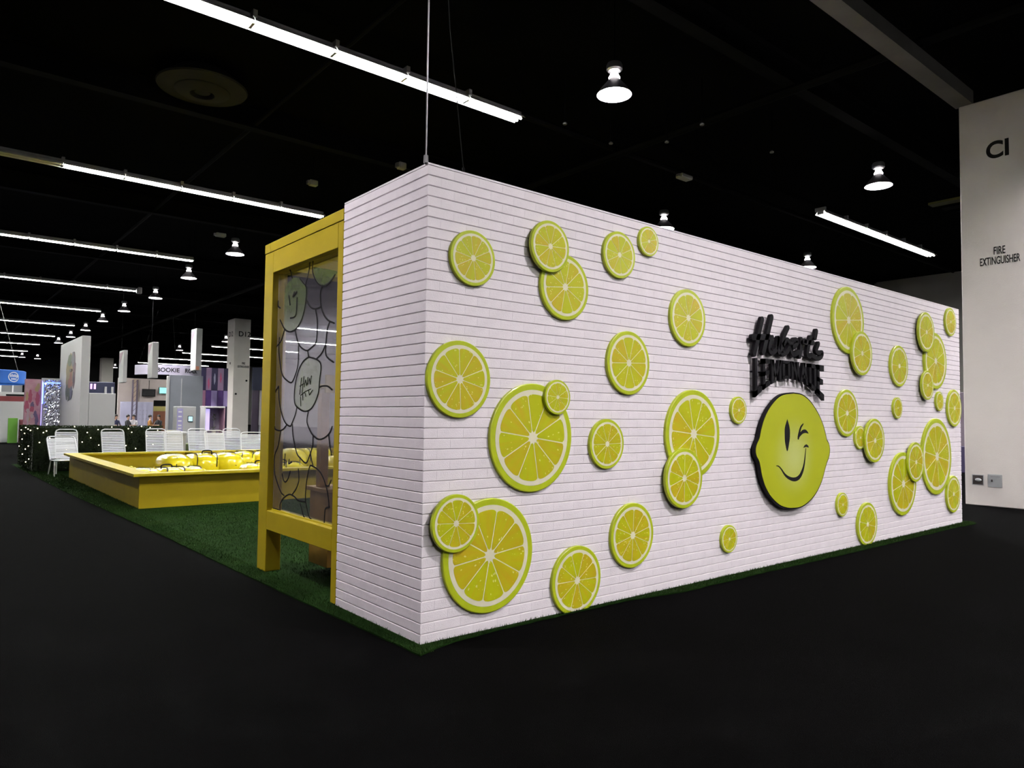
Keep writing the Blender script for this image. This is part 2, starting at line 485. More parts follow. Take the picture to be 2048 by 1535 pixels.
fs_ = [tuple(reversed(range(NB)))]
for k in range(NB):
    j = (k + 1) % NB
    fs_ += [(k, j, NB + j, NB + k), (NB + k, NB + j, 2 * NB + j, 2 * NB + k)]
fs_.append(tuple(range(2 * NB, 3 * NB)))
fs_ = [tuple(reversed(f)) if len(f) == 4 else f for f in fs_]
b.add(vs_, fs_); ME_BOARD = mesh_of(b, 'rind', M_RIND, True)
b = MB(); b.prism_xz(circ(0.885), -T - 0.0008, -T + 0.0005); ME_PITH = mesh_of(b, 'pith', M_PITH)
NSEG = 10
def seg_poly():
    """one rounded wedge pointing up the z axis"""
    h = PI / NSEG; gap = 0.011; pts = []
    ri, ro, rc = 0.13, 0.80, 0.075
    def edge(r, s): return (s * (r * math.sin(h) - gap / math.cos(h) * 0.9), r * math.cos(h))
    pts.append((0, ri * 0.75))
    pts.append(edge(ri * 1.05, 1))
    pts.append(edge(ro - rc, 1))
    th = h - gap / ro
    a0 = th * 0.97; 
    for t in (0.985, 0.93, 0.80, 0.55, 0.28, 0.0, -0.28, -0.55, -0.80, -0.93, -0.985):
        rr = ro - rc * 0.55 * max(0, (abs(t) - 0.5) / 0.5) ** 3
        pts.append((rr * math.sin(th * t), rr * math.cos(th * t)))
    pts.append(edge(ro - rc, -1))
    pts.append(edge(ri * 1.05, -1))
    return pts
b = MB(); b.prism_xz(seg_poly(), -T - 0.0018, -T - 0.0004); ME_SEG = mesh_of(b, 'segment', M_FLESH)
LEMONS = [
 (0.349, 2.478, .185, 0, 'medium lemon slice alone near the top left of the brick wall by its corner'),
 (1.017, 2.66, .187, 1, 'medium lemon slice at the top overlapping a larger slice below it, left of centre'),
 (1.194, 2.39, .244, 0, 'larger lemon slice tucked under a medium slice near the top of the brick wall'),
 (1.786, 2.721, .187, 0, 'medium lemon slice beside the small slice at the top edge of the wall'),
 (2.143, 2.889, .123, 0, 'small lemon slice closest to the top edge of the near brick wall'),
 (2.672, 2.305, .25, 0, 'large lemon slice alone high on the wall, upper left of the black lettering'),
 (0.254, 1.669, .252, 0, 'large lemon slice at mid height touching the left corner of the brick wall'),
 (1.902, 1.869, .254, 0, 'large lemon slice alone at mid height, right of the very big slice'),
 (0.89, 1.284, .381, 0, 'very big lemon slice at mid height with a tiny slice on its upper right rim'),
 (1.102, 1.574, .126, 1, 'tiny lemon slice on the upper right rim of a very big slice'),
 (1.655, 1.228, .192, 0, 'medium lemon slice alone just right of the very big slice at mid height'),
 (2.749, 1.299, .384, 0, 'very big lemon slice left of the smiling lemon with a smaller slice below it'),
 (2.582, 0.925, .254, 1, 'lemon slice overlapping the bottom of the very big slice left of the smiling lemon'),
 (3.44, 1.515, .127, 0, 'tiny lemon slice just left of the smiling lemon sign at its upper edge'),
 (3.283, 0.342, .124, 0, 'tiny lemon slice alone low on the wall, below left of the smiling lemon'),
 (0.223, 0.743, .185, 1, 'medium lemon slice low at the left corner overlapping a very big slice'),
 (0.52, 0.504, .378, 0, 'very big lemon slice low at the left corner, partly under a medium slice'),
 (1.34, 0.229, .252, 0, 'large lemon slice at the bottom edge of the near brick wall'),
 (1.956, 0.5, .255, 0, 'large lemon slice alone low on the wall, right of the one touching the floor edge'),
 (5.623, 2.567, .38, 0, 'very big lemon slice upper right of the lettering with a smaller slice on it'),
 (5.887, 2.206, .254, 1, 'lemon slice overlapping the lower right of the very big slice beside the lettering'),
 (6.951, 2.118, .257, 0, 'large lemon slice alone on the upper middle of the far wall end'),
 (6.892, 1.595, .131, 0, 'tiny lemon slice alone below a large one on the far wall end'),
 (7.733, 2.608, .262, 1, 'topmost lemon slice of the overlapping trio at the far upper right'),
 (8.099, 2.25, .38, 0, 'very big lemon slice in the middle of the trio at the far upper right'),
 (7.746, 1.908, .193, 1, 'lowest lemon slice of the overlapping trio at the far upper right'),
 (8.654, 2.831, .197, 0, 'lemon slice in the far top right corner of the brick wall'),
 (8.22, 1.709, .131, 0, 'tiny lemon slice below the trio at the far right end'),
 (8.741, 1.625, .259, 0, 'lemon slice at mid height touching the far right edge of the wall'),
 (5.566, 1.516, .264, 0, 'large lemon slice just right of the top of the smiling lemon'),
 (5.881, 1.239, .132, 0, 'tiny lemon slice partly behind a large one, right of the smiling lemon'),
 (6.187, 1.203, .255, 1, 'large lemon slice overlapping a tiny one, right of the smiling lemon'),
 (8.093, 0.967, .507, 0, 'biggest lemon slice low on the far right end of the wall'),
 (7.342, 0.916, .251, 1, 'lemon slice linking two very big slices low on the far right end'),
 (7.022, 0.656, .39, 0, 'very big lemon slice low on the far end, left of the biggest slice'),
 (8.658, 0.432, .253, 0, 'lemon slice low at the far right edge of the wall'),
 (5.445, 0.506, .131, 0, 'tiny lemon slice below right of the smiling lemon sign'),
 (6.04, 0.24, .249, 0, 'lemon slice at the bottom edge of the far half of the wall'),
]
for (x, z, r, lay, lab) in LEMONS:
    lm = thing('lemon_slice', lab, 'lemon slice', (x, -(T + 0.003) * lay, z), 0, 'lemon slice boards on the brick wall')
    lm.rotation_euler = (0, random.uniform(-0.3, 0.3), 0)
    lm.scale = (r, 1, r)
    link('rind', ME_BOARD, lm)
    link('pith', ME_PITH, lm)
    off = random.uniform(0, 0.6)
    for k in range(NSEG):
        link('segment', ME_SEG, lm, rot=(0, off + 2 * PI * k / NSEG, 0))

# ------------------------------------------------------------------ smiling lemon emblem
FACE = [(4.355, 1.697), (4.17, 1.678), (4.039, 1.631), (3.911, 1.543), (3.817, 1.44), (3.755, 1.322), (3.731, 1.255), (3.678, 1.189), (3.663, 1.139), (3.677, 1.089), (3.722, 1.038), (3.744, 0.979), (3.774, 0.886), (3.842, 0.774), (3.935, 0.685), (4.077, 0.603), (4.224, 0.563), (4.358, 0.552), (4.495, 0.557), (4.654, 0.604), (4.8, 0.686), (4.912, 0.8), (4.99, 0.935), (5.019, 0.981), (5.068, 1.045), (5.088, 1.11), (5.07, 1.176), (5.023, 1.224), (4.996, 1.29), (4.931, 1.402), (4.831, 1.512), (4.686, 1.62), (4.527, 1.684)]
FACE = smooth_path(FACE + [FACE[0]], 3)[:-1]
fc = (4.365, 1.13)
sign = thing('lemon_emblem', 'big yellow lemon shaped sign with winking smiling face on a thick black backing', 'sign', (fc[0], 0, fc[1]))
loc_ = lambda P: [(x - fc[0], z - fc[1]) for x, z in P]
def offset_poly(P, d):
    n = len(P); out = []
    for i in range(n):
        a = Vector(P[i - 1]); c = Vector(P[(i + 1) % n]); t = (c - a).normalized(); nn = Vector((t.y, -t.x))
        q = Vector(P[i]); s = 1 if nn.dot(q - Vector((0, 0))) > 0 else -1
        out.append(tuple(q + nn * d * s))
    return out
b = MB(); b.prism_xz(offset_poly(loc_(FACE), 0.013), -0.0575, -0.022)
b.box(-0.3, 0.3, -0.022, 0.0, -0.2, 0.2)
b.build('black_backing', M_BLACK, sign)
m = mat('printed lemon face', (0.45, 0.49, 0.02), 0.45, coat=0.15)
nt = m.node_tree; tcx = nt.nodes.new('ShaderNodeTexCoord'); ln_ = nt.nodes.new('ShaderNodeVectorMath'); ln_.operation = 'LENGTH'
sbv = nt.nodes.new('ShaderNodeVectorMath'); sbv.operation = 'MULTIPLY'; sbv.inputs[1].default_value = (1.0, 0.0, 1.0)
adv = nt.nodes.new('ShaderNodeVectorMath'); adv.operation = 'ADD'; adv.inputs[1].default_value = (0.0, 0, 0.06)
nt.links.new(tcx.outputs['Object'], adv.inputs[0]); nt.links.new(adv.outputs[0], sbv.inputs[0]); nt.links.new(sbv.outputs[0], ln_.inputs[0])
rpx = nt.nodes.new('ShaderNodeValToRGB'); rpx.color_ramp.elements[0].color = (0.52, 0.56, 0.16, 1); rpx.color_ramp.elements[1].color = (0.43, 0.46, 0.012, 1); rpx.color_ramp.elements[1].position = 0.45
rpx.color_ramp.interpolation = 'EASE'
nt.links.new(ln_.outputs['Value'], rpx.inputs['Fac']); nt.links.new(rpx.outputs['Color'], nt.nodes['Principled BSDF'].inputs['Base Color'])
b = MB(); b.prism_xz(loc_(FACE), -0.060, -0.057); fpanel = b.build('face_panel', m, sign)
EYE = [(4.229, 1.439), (4.183, 1.355), (4.179, 1.279), (4.185, 1.207), (4.225, 1.119), (4.264, 1.206), (4.277, 1.279), (4.271, 1.355)]
b = MB(); b.prism_xz(smooth_path(loc_(EYE + [EYE[0]]), 4)[:-1], -0.0612, -0.0596); b.build('open_eye', M_PRINT, sign)
b = MB()
strokes_xz(b, smooth_path(loc_([(4.537, 1.391), (4.488, 1.355), (4.452, 1.284), (4.438, 1.244)]), 3), [0.014, .018, .022, .026, .03, .032, .034, .034, .034, .026][:10], -0.0612, -0.0596)
strokes_xz(b, smooth_path(loc_([(4.446, 1.258), (4.47, 1.279), (4.522, 1.31), (4.584, 1.317), (4.637, 1.296)]), 2), [.02, .024, .03, .034, .038, .038, .034, .024, .01], -0.0613, -0.0597)
b.build('winking_eye', M_PRINT, sign)
MOUTH = [(4.025, 0.982), (4.065, 0.975), (4.113, 0.945), (4.178, 0.89), (4.26, 0.852), (4.361, 0.834), (4.447, 0.852), (4.508, 0.903), (4.553, 0.987), (4.587, 1.139)]
mp_ = smooth_path(loc_(MOUTH), 3)
wt = [0.008, 0.012, 0.016, 0.024, 0.032, 0.040, 0.044, 0.040, 0.026, 0.010]
wts = [wt[min(9, i // 3)] + (wt[min(9, i // 3 + 1)] - wt[min(9, i // 3)]) * (i % 3) / 3 for i in range(len(mp_))]
b = MB(); strokes_xz(b, mp_, wts, -0.0612, -0.0596)
b.prism_xz(loc_([(4.534, 1.147), (4.564, 1.175), (4.6, 1.183), (4.635, 1.169), (4.647, 1.147), (4.594, 1.156)]), -0.0614, -0.0598)
b.build('smile', M_PRINT, sign)

# ------------------------------------------------------------------ lettering: script word and arched block word
SCRIPT = [('H', [[(3.783, 2.396), (3.646, 2.054)], [(3.951, 2.435), (3.802, 2.079)], [(3.62, 2.212), (3.907, 2.235)]]), ('u', [[(3.963, 2.236), (3.92, 2.167), (3.913, 2.106), (3.969, 2.085), (4.034, 2.129), (4.071, 2.237)], [(4.071, 2.237), (4.062, 2.147), (4.084, 2.098)]]), ('b', [[(4.255, 2.358), (4.173, 2.249), (4.127, 2.097)], [(4.142, 2.168), (4.232, 2.234), (4.283, 2.194), (4.245, 2.121), (4.156, 2.083), (4.127, 2.105)]]), ('e', [[(4.313, 2.153), (4.405, 2.191), (4.436, 2.234), (4.382, 2.246), (4.321, 2.197), (4.313, 2.133), (4.365, 2.093), (4.458, 2.127)]]), ('r', [[(4.514, 2.26), (4.505, 2.178), (4.48, 2.08)], [(4.505, 2.211), (4.561, 2.251), (4.616, 2.243)]]), ('t', [[(4.704, 2.295), (4.647, 2.172), (4.638, 2.106), (4.694, 2.098)], [(4.576, 2.236), (4.76, 2.242)]]), ('apostrophe', [[(4.825, 2.371), (4.797, 2.298)]]), ('s', [[(4.867, 2.242), (4.817, 2.168), (4.857, 2.145), (4.941, 2.151), (4.923, 2.108), (4.84, 2.082), (4.726, 2.112)]])]
LX, LZ = 4.3, 2.0
word = thing('script_lettering', 'black raised script lettering on the brick wall, upper word of the sign', 'lettering', (LX, 0, LZ))
for name, ss in SCRIPT:
    b = MB()
    for s in ss:
        w = 0.058 if name == 'H' else (0.054 if name == 'apostrophe' else 0.049)
        strokes_xz(b, smooth_path([(x - LX, z - LZ) for x, z in s], 3) if len(s) > 2 else [(x - LX, z - LZ) for x, z in s], w, -0.064, -0.030)
    x, z = ss[0][-1]
    b.box(x - LX - 0.008, x - LX + 0.008, -0.036, 0.0, z - LZ - 0.008, z - LZ + 0.008)
    b.build('letter', M_BLACK, word)
word = thing('block_lettering', 'black raised block capitals arching over the smiling lemon sign, lower word', 'lettering', (LX, 0, 1.85))
ZT = lambda u: 2.020 + 0.008 * math.cos((u - 0.5) * PI) - 0.006
ZB = lambda u: 1.845 - 0.205 * abs(2 * u - 1) ** 1.9
GLYPH = {   # quads in the unit cell: lists of (x, t) with t 0 at the base and 1 at the top
 'L': [[(0, 0), (.34, 0), (.34, 1), (0, 1)], [(0, 0), (1, 0), (1, .16), (0, .16)]],
 'E': [[(0, 0), (.34, 0), (.34, 1), (0, 1)], [(0, 0), (1, 0), (1, .17), (0, .17)], [(0, .83), (1, .83), (1, 1), (0, 1)], [(0, .43), (.85, .43), (.85, .58), (0, .58)]],
 'M': [[(0, 0), (.22, 0), (.22, 1), (0, 1)], [(.78, 0), (1, 0), (1, 1), (.78, 1)], [(0, 1), (.26, 1), (.60, .25), (.40, .25)], [(1, 1), (.74, 1), (.40, .25), (.60, .25)]],
 'O': [[(0, .12), (.30, .12), (.30, .88), (0, .88)], [(.70, .12), (1, .12), (1, .88), (.70, .88)], [(.12, 0), (.88, 0), (1, .17), (0, .17)], [(0, .83), (1, .83), (.88, 1), (.12, 1)]],
 'N': [[(0, 0), (.27, 0), (.27, 1), (0, 1)], [(.73, 0), (1, 0), (1, 1), (.73, 1)], [(0, 1), (.30, 1), (1, 0), (.70, 0)]],
 'A': [[(0, 0), (.27, 0), (.64, 1), (.36, 1)], [(1, 0), (.73, 0), (.36, 1), (.64, 1)], [(.22, .22), (.78, .22), (.74, .38), (.26, .38)]],
 'D': [[(0, 0), (.30, 0), (.30, 1), (0, 1)], [(.70, .15), (1, .15), (1, .85), (.70, .85)], [(0, 0), (.80, 0), (1, .17), (0, .17)], [(0, .83), (1, .83), (.80, 1), (0, 1)]]}
widths = [('L', .8), ('E', .85), ('M', 1.25), ('O', 1.0), ('N', 1.05), ('A', 1.05), ('D', 1.0), ('E', .95)]
tot = sum(w for _, w in widths) + 0.16 * 7
cur = 0.0
for ch, w in widths:
    b = MB()
    for q in GLYPH[ch]:
        poly = []
        for i in range(4):      # subdivide the edges so that the arch stays smooth
            (ax, at), (bx_, bt) = q[i], q[(i + 1) % 4]
            for k in range(3):
                xx = ax + (bx_ - ax) * k / 3; tt = at + (bt - at) * k / 3
                u = (cur + xx * w) / tot
                poly.append((3.652 + u * 1.318 - LX, ZB(u) + (ZT(u) - ZB(u)) * tt - 1.85))
        b.prism_xz(poly, -0.064, -0.030)
    u = (cur + w * .15) / tot
    b.box(3.652 + u * 1.318 - LX - 0.008, 3.652 + u * 1.318 - LX + 0.008, -0.036, 0.0, 0.03, 0.045)
    b.build('letter', M_BLACK, word)
    cur += w + 0.16

# ------------------------------------------------------------------ yellow framed stand with the printed acrylic pane
FX = 0.14          # timber depth
stand = thing('window_stand', 'yellow timber frame with clear acrylic pane of lemon outlines beside the brick wall', 'window frame', (0.07, 2.0, 0))
SO = Vector((0.07, 2.0, 0))
def part(mb, name, m, parent, off, smooth=False):
    mb.v = [(x - off[0], y - off[1], z - off[2]) for x, y, z in mb.v]
    return mb.build(name, m, parent, smooth)
part(MB().cbox(0, FX, 2.60, 2.80, 0.011, 2.92, 0.004), 'post', M_YELLOW, stand, SO)
part(MB().cbox(0, FX, 1.182, 1.27, 0.011, 2.92, 0.004), 'post', M_YELLOW, stand, SO)
part(MB().cbox(0, FX, 1.272, 2.598, 0.39, 0.56, 0.004), 'lower_rail', M_YELLOW, stand, SO)
part(MB().cbox(0.0, FX, 1.272, 2.598, 2.72, 2.92, 0.004), 'upper_rail', M_YELLOW, stand, SO)
part(MB().cbox(-0.004, FX + 0.01, 1.182, 2.67, 2.922, 3.01, 0.003), 'header_board', M_YELLOW, stand, SO)
part(MB().cbox(-0.004, FX + 0.01, 2.674, 2.80, 2.922, 3.01, 0.003), 'header_board', M_YELLOW, stand, SO)
part(MB().box(0.045, 0.066, 1.272, 2.598, 0.56, 0.572), 'glazing_bead', M_YELLOW2, stand, SO)
# acrylic sheet: mostly clear, a soft sheen and a little haze
mg = bpy.data.materials.new('hazy clear acrylic'); mg.use_nodes = True
nt = mg.node_tree; nt.nodes.remove(nt.nodes['Principled BSDF'])
tr = nt.nodes.new('ShaderNodeBsdfTransparent'); tr.inputs[0].default_value = (0.93, 0.93, 0.95, 1)
gl = nt.nodes.new('ShaderNodeBsdfGlossy'); gl.inputs['Roughness'].default_value = 0.07; gl.inputs[0].default_value = (0.95, 0.93, 1.0, 1)
df = nt.nodes.new('ShaderNodeBsdfDiffuse'); df.inputs[0].default_value = (0.62, 0.58, 0.66, 1)
hz = nt.nodes.new('ShaderNodeTexNoise'); hz.inputs['Scale'].default_value = 2.5
m1 = nt.nodes.new('ShaderNodeMixShader'); m1.inputs[0].default_value = 0.31
m2_ = nt.nodes.new('ShaderNodeMixShader')
rg = nt.nodes.new('ShaderNodeMapRange'); rg.inputs['To Min'].default_value = 0.03; rg.inputs['To Max'].default_value = 0.05
nt.links.new(hz.outputs['Fac'], rg.inputs['Value']); nt.links.new(rg.outputs[0], m2_.inputs[0])
nt.links.new(tr.outputs[0], m1.inputs[1]); nt.links.new(gl.outputs[0], m1.inputs[2])
nt.links.new(m1.outputs[0], m2_.inputs[1]); nt.links.new(df.outputs[0], m2_.inputs[2])
nt.links.new(m2_.outputs[0], nt.nodes['Material Output'].inputs['Surface'])
pane = part(MB().box(0.056, 0.060, 1.272, 2.598, 0.572, 2.718), 'acrylic_pane', mg, stand, SO)
PANE_LINES = [[(1.917, 2.728), (1.923, 2.667), (1.956, 2.601), (1.998, 2.529)], [(1.852, 2.718), (1.856, 2.633), (1.807, 2.564), (1.742, 2.513), (1.662, 2.483), (1.568, 2.482), (1.486, 2.508), (1.43, 2.54)], [(2.345, 2.727), (2.311, 2.685), (2.288, 2.641)], [(2.118, 2.609), (2.038, 2.558), (1.978, 2.51), (1.977, 2.424), (2.005, 2.325), (2.057, 2.244), (2.15, 2.181), (2.257, 2.159), (2.349, 2.166), (2.434, 2.198), (2.536, 2.287)], [(2.679, 2.467), (2.622, 2.43), (2.543, 2.396)], [(1.972, 2.408), (1.913, 2.354), (1.838, 2.315), (1.748, 2.305), (1.678, 2.312)], [(1.661, 2.476), (1.693, 2.427), (1.679, 2.327), (1.623, 2.246), (1.535, 2.186), (1.426, 2.153)], [(1.783, 2.301), (1.743, 2.213), (1.737, 2.107), (1.75, 2.032), (1.784, 2.004)], [(2.188, 2.161), (2.143, 2.077), (2.081, 2.017), (1.993, 1.98), (1.918, 1.968), (1.846, 1.986), (1.784, 2.004)], [(1.509, 2.169), (1.548, 2.106), (1.567, 1.989), (1.563, 1.915), (1.51, 1.876), (1.418, 1.842)], [(1.575, 1.99), (1.64, 1.927), (1.733, 1.888)], [(1.918, 1.968), (1.897, 1.916)], [(2.433, 2.182), (2.491, 2.104), (2.574, 2.06), (2.66, 2.045)], [(2.546, 2.125), (2.549, 2.008), (2.508, 1.881), (2.448, 1.779), (2.341, 1.727), (2.238, 1.707), (2.163, 1.769), (2.11, 1.861), (2.11, 2.019)], [(2.35, 2.486), (2.334, 2.443), (2.319, 2.4)], [(2.229, 2.503), (2.257, 2.466), (2.18, 2.501)], [(2.306, 2.281), (2.225, 2.281), (2.177, 2.312), (2.17, 2.447)], [(2.661, 1.629), (2.589, 1.646), (2.532, 1.681)], [(2.531, 1.672), (2.511, 1.553), (2.444, 1.434), (2.358, 1.354), (2.255, 1.324), (2.212, 1.347), (2.141, 1.426), (2.112, 1.487)], [(2.651, 1.313), (2.564, 1.287), (2.469, 1.28), (2.389, 1.299), (2.323, 1.336)], [(2.2, 1.338), (2.171, 1.225), (2.088, 1.098), (2.011, 1.059), (1.895, 1.023), (1.828, 1.085), (1.774, 1.17), (1.768, 1.245)], [(1.871, 1.461), (1.897, 1.385), (1.873, 1.335), (1.779, 1.262), (1.661, 1.228), (1.548, 1.244), (1.459, 1.286), (1.417, 1.335)], [(1.665, 1.651), (1.609, 1.659), (1.515, 1.655), (1.432, 1.625)], [(1.476, 1.27), (1.454, 1.199), (1.414, 1.113)], [(2.457, 1.275), (2.506, 1.142), (2.583, 1.048), (2.573, 0.902), (2.507, 0.816), (2.408, 0.734), (2.338, 0.714)], [(2.42, 0.573), (2.424, 0.626), (2.359, 0.685), (2.227, 0.733), (2.118, 0.725), (2.031, 0.699), (1.886, 0.701)], [(1.988, 0.678), (1.942, 0.615), (1.898, 0.553)], [(1.876, 0.698), (1.831, 0.619), (1.767, 0.552)], [(1.81, 1.111), (1.787, 1.062), (1.755, 1.014)], [(1.886, 0.705), (1.883, 0.814), (1.859, 0.916), (1.814, 1.002), (1.745, 1.002), (1.647, 0.98), (1.569, 0.937), (1.5, 0.862), (1.459, 0.786), (1.437, 0.701)], [(1.51, 0.869), (1.455, 0.869), (1.412, 0.916)], [(1.52, 0.55), (1.515, 0.638), (1.5, 0.687), (1.428, 0.706)], [(2.047, 0.963), (2.031, 0.87), (2.079, 0.797), (2.162, 0.739)], [(2.396, 0.896), (2.358, 0.845), (2.312, 0.835), (2.258, 0.87), (2.218, 0.934)], [(2.34, 1.078), (2.348, 1.028), (2.356, 0.979)], [(2.19, 1.015), (2.256, 0.998), (2.247, 1.034)], [(2.584, 0.546), (2.443, 0.566)], [(1.892, 1.911), (1.723, 1.878), (1.648, 1.828), (1.669, 1.705), (1.689, 1.598), (1.792, 1.49), (1.922, 1.454), (2.059, 1.475), (2.163, 1.532), (2.164, 1.672), (2.1, 1.801), (2.005, 1.877), (1.892, 1.911)]]
PANE_FILL = [[(2.288, 2.641), (2.118, 2.609), (1.978, 2.51), (1.977, 2.424), (2.005, 2.325), (2.057, 2.244), (2.15, 2.181), (2.257, 2.159), (2.349, 2.166), (2.434, 2.198), (2.459, 2.499), (2.419, 2.594)], [(1.849, 2.667), (1.856, 2.633), (1.807, 2.564), (1.742, 2.513), (1.662, 2.483), (1.568, 2.482), (1.486, 2.508), (1.43, 2.54), (1.432, 2.573)], [(1.892, 1.911), (1.723, 1.878), (1.648, 1.828), (1.669, 1.705), (1.689, 1.598), (1.792, 1.49), (1.922, 1.454), (2.059, 1.475), (2.163, 1.532), (2.164, 1.672), (2.1, 1.801), (2.005, 1.877)]]

def yz_part(build, name, m, parent):
    """draw in (y, z) and turn the sheet to face -x"""
    b = MB(); build(b)
    b.v = [(d, a, c) for a, d, c in b.v]
    b.f = [tuple(reversed(f)) for f in b.f]
    return part(b, name, m, parent, SO)
yclamp = lambda P: [(min(2.597, max(1.274, y)), min(2.716, max(0.575, z))) for y, z in P]
for Lp in PANE_LINES:
    yz_part(lambda b: strokes_xz(b, yclamp(smooth_path(Lp, 4)) if len(Lp) > 2 else yclamp(Lp), 0.013, 0.0535, 0.0558), 'lemon_outline', M_PRINT, pane)
mf = bpy.data.materials.new('translucent lime film'); mf.use_nodes = True
nt = mf.node_tree; nt.nodes.remove(nt.nodes['Principled BSDF'])
tr = nt.nodes.new('ShaderNodeBsdfTransparent'); tr.inputs[0].default_value = (0.75, 0.95, 0.35, 1)
df = nt.nodes.new('ShaderNodeBsdfDiffuse'); df.inputs[0].default_value = (0.42, 0.55, 0.10, 1)
nz = nt.nodes.new('ShaderNodeTexNoise'); nz.inputs['Scale'].default_value = 3
rg = nt.nodes.new('ShaderNodeMapRange'); rg.inputs['To Min'].default_value = 0.32; rg.inputs['To Max'].default_value = 0.45
m1 = nt.nodes.new('ShaderNodeMixShader'); nt.links.new(nz.outputs['Fac'], rg.inputs['Value']); nt.links.new(rg.outputs[0], m1.inputs[0])
nt.links.new(tr.outputs[0], m1.inputs[1]); nt.links.new(df.outputs[0], m1.inputs[2]); nt.links.new(m1.outputs[0], nt.nodes['Material Output'].inputs['Surface'])
for Fp in PANE_FILL:
    yz_part(lambda b: b.prism_xz(smooth_path(Fp + [Fp[0]], 3)[:-1], 0.0608, 0.0618), 'lime_film', mf, pane)
# script squiggle printed on the lime lemon
yz_part(lambda b: [strokes_xz(b, [(q[0], q[1]) for q in s], 0.007, 0.0535, 0.0558) for s in
        ([(2.06, 1.60), (2.03, 1.74)], [(2.01, 1.61), (1.98, 1.75)], [(2.06, 1.67), (1.98, 1.69)], [(1.97, 1.66), (1.95, 1.72), (1.92, 1.67), (1.90, 1.74)], [(1.90, 1.68), (1.87, 1.73), (1.85, 1.68), (1.83, 1.75)],
         [(2.04, 1.58), (2.03, 1.50)], [(2.04, 1.59), (1.95, 1.62), (1.84, 1.64)], [(2.00, 1.60), (1.99, 1.55)], [(1.95, 1.61), (1.93, 1.58)], [(1.88, 1.63), (1.86, 1.59), (1.80, 1.63)])], 'lemon_lettering', M_PRINT, pane)
# long header beam across the open front and the far post that carries it
beam = thing('front_header', 'long yellow header beam spanning the open front of the stand behind the pane', 'beam', (4.5, 2.7, 0))
part(MB().cbox(0.15, 8.86, 2.60, 2.80, 2.76, 2.92, 0.004), 'beam', M_YELLOW2, beam, (4.5, 2.7, 0))
part(MB().cbox(0.16, 8.86, 2.60, 2.80, 2.922, 3.005, 0.003), 'cap_board', M_YELLOW2, beam, (4.5, 2.7, 0))
part(MB().cbox(8.88, 9.02, 2.60, 2.80, 0.011, 3.005, 0.004), 'post', M_YELLOW, beam, (4.5, 2.7, 0))
# service counter inside the stand
ctr = thing('service_counter', 'amber timber counter with uprights inside the stand behind the pane', 'counter', (0.6, 2.3, 0.011))
cbx = lambda n_, mm, *a: part(MB().cbox(*a, 0.004), n_, mm, ctr, (0.6, 2.3, 0.011))
cbx('cabinet', M_WOOD, 0.34, 3.2, 2.06, 2.44, 0.09, 0.74)
cbx('worktop', M_WOOD, 0.31, 3.24, 2.03, 2.47, 0.742, 0.778)
for xq in (0.33, 1.75, 3.14): cbx('upright', M_WOOD, xq, xq + 0.08, 2.22, 2.30, 0.78, 1.66)
cbx('shelf', M_YELLOW, 0.30, 3.26, 2.10, 2.42, 1.662, 1.70)
cbx('fascia', M_YELLOW, 0.30, 3.26, 2.07, 2.098, 1.62, 1.78)
for xq in (0.45, 3.05):
    cq = part(MB().tube([(xq, 2.10, 0.05), (xq, 2.13, 0.05)], 0.039, 12), 'caster', M_BLACK, ctr, (0.6, 2.3, 0.011))
    part(MB().box(xq - 0.02, xq + 0.02, 2.095, 2.14, 0.05, 0.09), 'caster', M_STEEL, ctr, (0.6, 2.3, 0.011))
m_or = mat('orange plastic', (0.75, 0.13, 0.03), 0.35, var=0.05)
cup = thing('orange_cup', 'small orange cup standing on the counter behind the pane', 'cup', (0.52, 2.2, 0.791))
MB().lathe([(0.001, 0.0), (0.045, 0.0), (0.06, 0.13), (0.055, 0.13), (0.042, 0.006), (0.001, 0.006)], 16).build('cup_body', m_or, cup, True)

# ------------------------------------------------------------------ the big yellow sunken box with inflatables
PX0, PX1, PY0, PY1 = 0.09, 6.6, 7.86, 14.25
PO = Vector((3.3, 11.0, 0.01))
pit = thing('yellow_pit', 'large low yellow box like a sandpit with a flat overhanging rim', 'pit', PO)
PT, ZR = 0.05, 0.49
part(MB().cbox(PX0, PX1, PY0, PY0 + PT, 0.01, ZR, 0.003), 'side_board', M_YELLOW, pit, PO)
part(MB().cbox(PX0, PX1, PY1 - PT, PY1, 0.01, ZR, 0.003), 'side_board', M_YELLOW, pit, PO)
part(MB().cbox(PX0, PX0 + PT, PY0 + PT + .001, PY1 - PT - .001, 0.01, ZR, 0.003), 'side_board', M_YELLOW, pit, PO)
part(MB().cbox(PX1 - PT, PX1, PY0 + PT + .001, PY1 - PT - .001, 0.01, ZR, 0.003), 'side_board', M_YELLOW, pit, PO)
OV, IN = 0.10, 0.16
def rim(poly):
    b = MB(); n_ = len(poly)
    b.add([(x, y, ZR + .001) for x, y in poly] + [(x, y, ZR + 0.041) for x, y in poly],
          [tuple(reversed(range(n_))), tuple(range(n_, 2 * n_))] + [(i, (i + 1) % n_, (i + 1) % n_ + n_, i + n_) for i in range(n_)])
    part(b, 'rim_board', M_YELLOW2, pit, PO)
a0, a1, c0, c1 = PX0 - OV, PX1 + OV, PY0 - OV, PY1 + OV
i0, i1, j0, j1 = PX0 + IN, PX1 - IN, PY0 + IN, PY1 - IN
rim([(a0, c0), (a1, c0), (i1, j0), (i0, j0)]); rim([(a1, c0), (a1, c1), (i1, j1), (i1, j0)])
rim([(a1, c1), (a0, c1), (i0, j1), (i1, j1)]); rim([(a0, c1), (a0, c0), (i0, j0), (i0, j1)])
part(MB().box(PX0 + PT, PX1 - PT, PY0 + PT, PY1 - PT, 0.01, 0.16), 'pit_floor', M_YELLOW2, pit, PO)

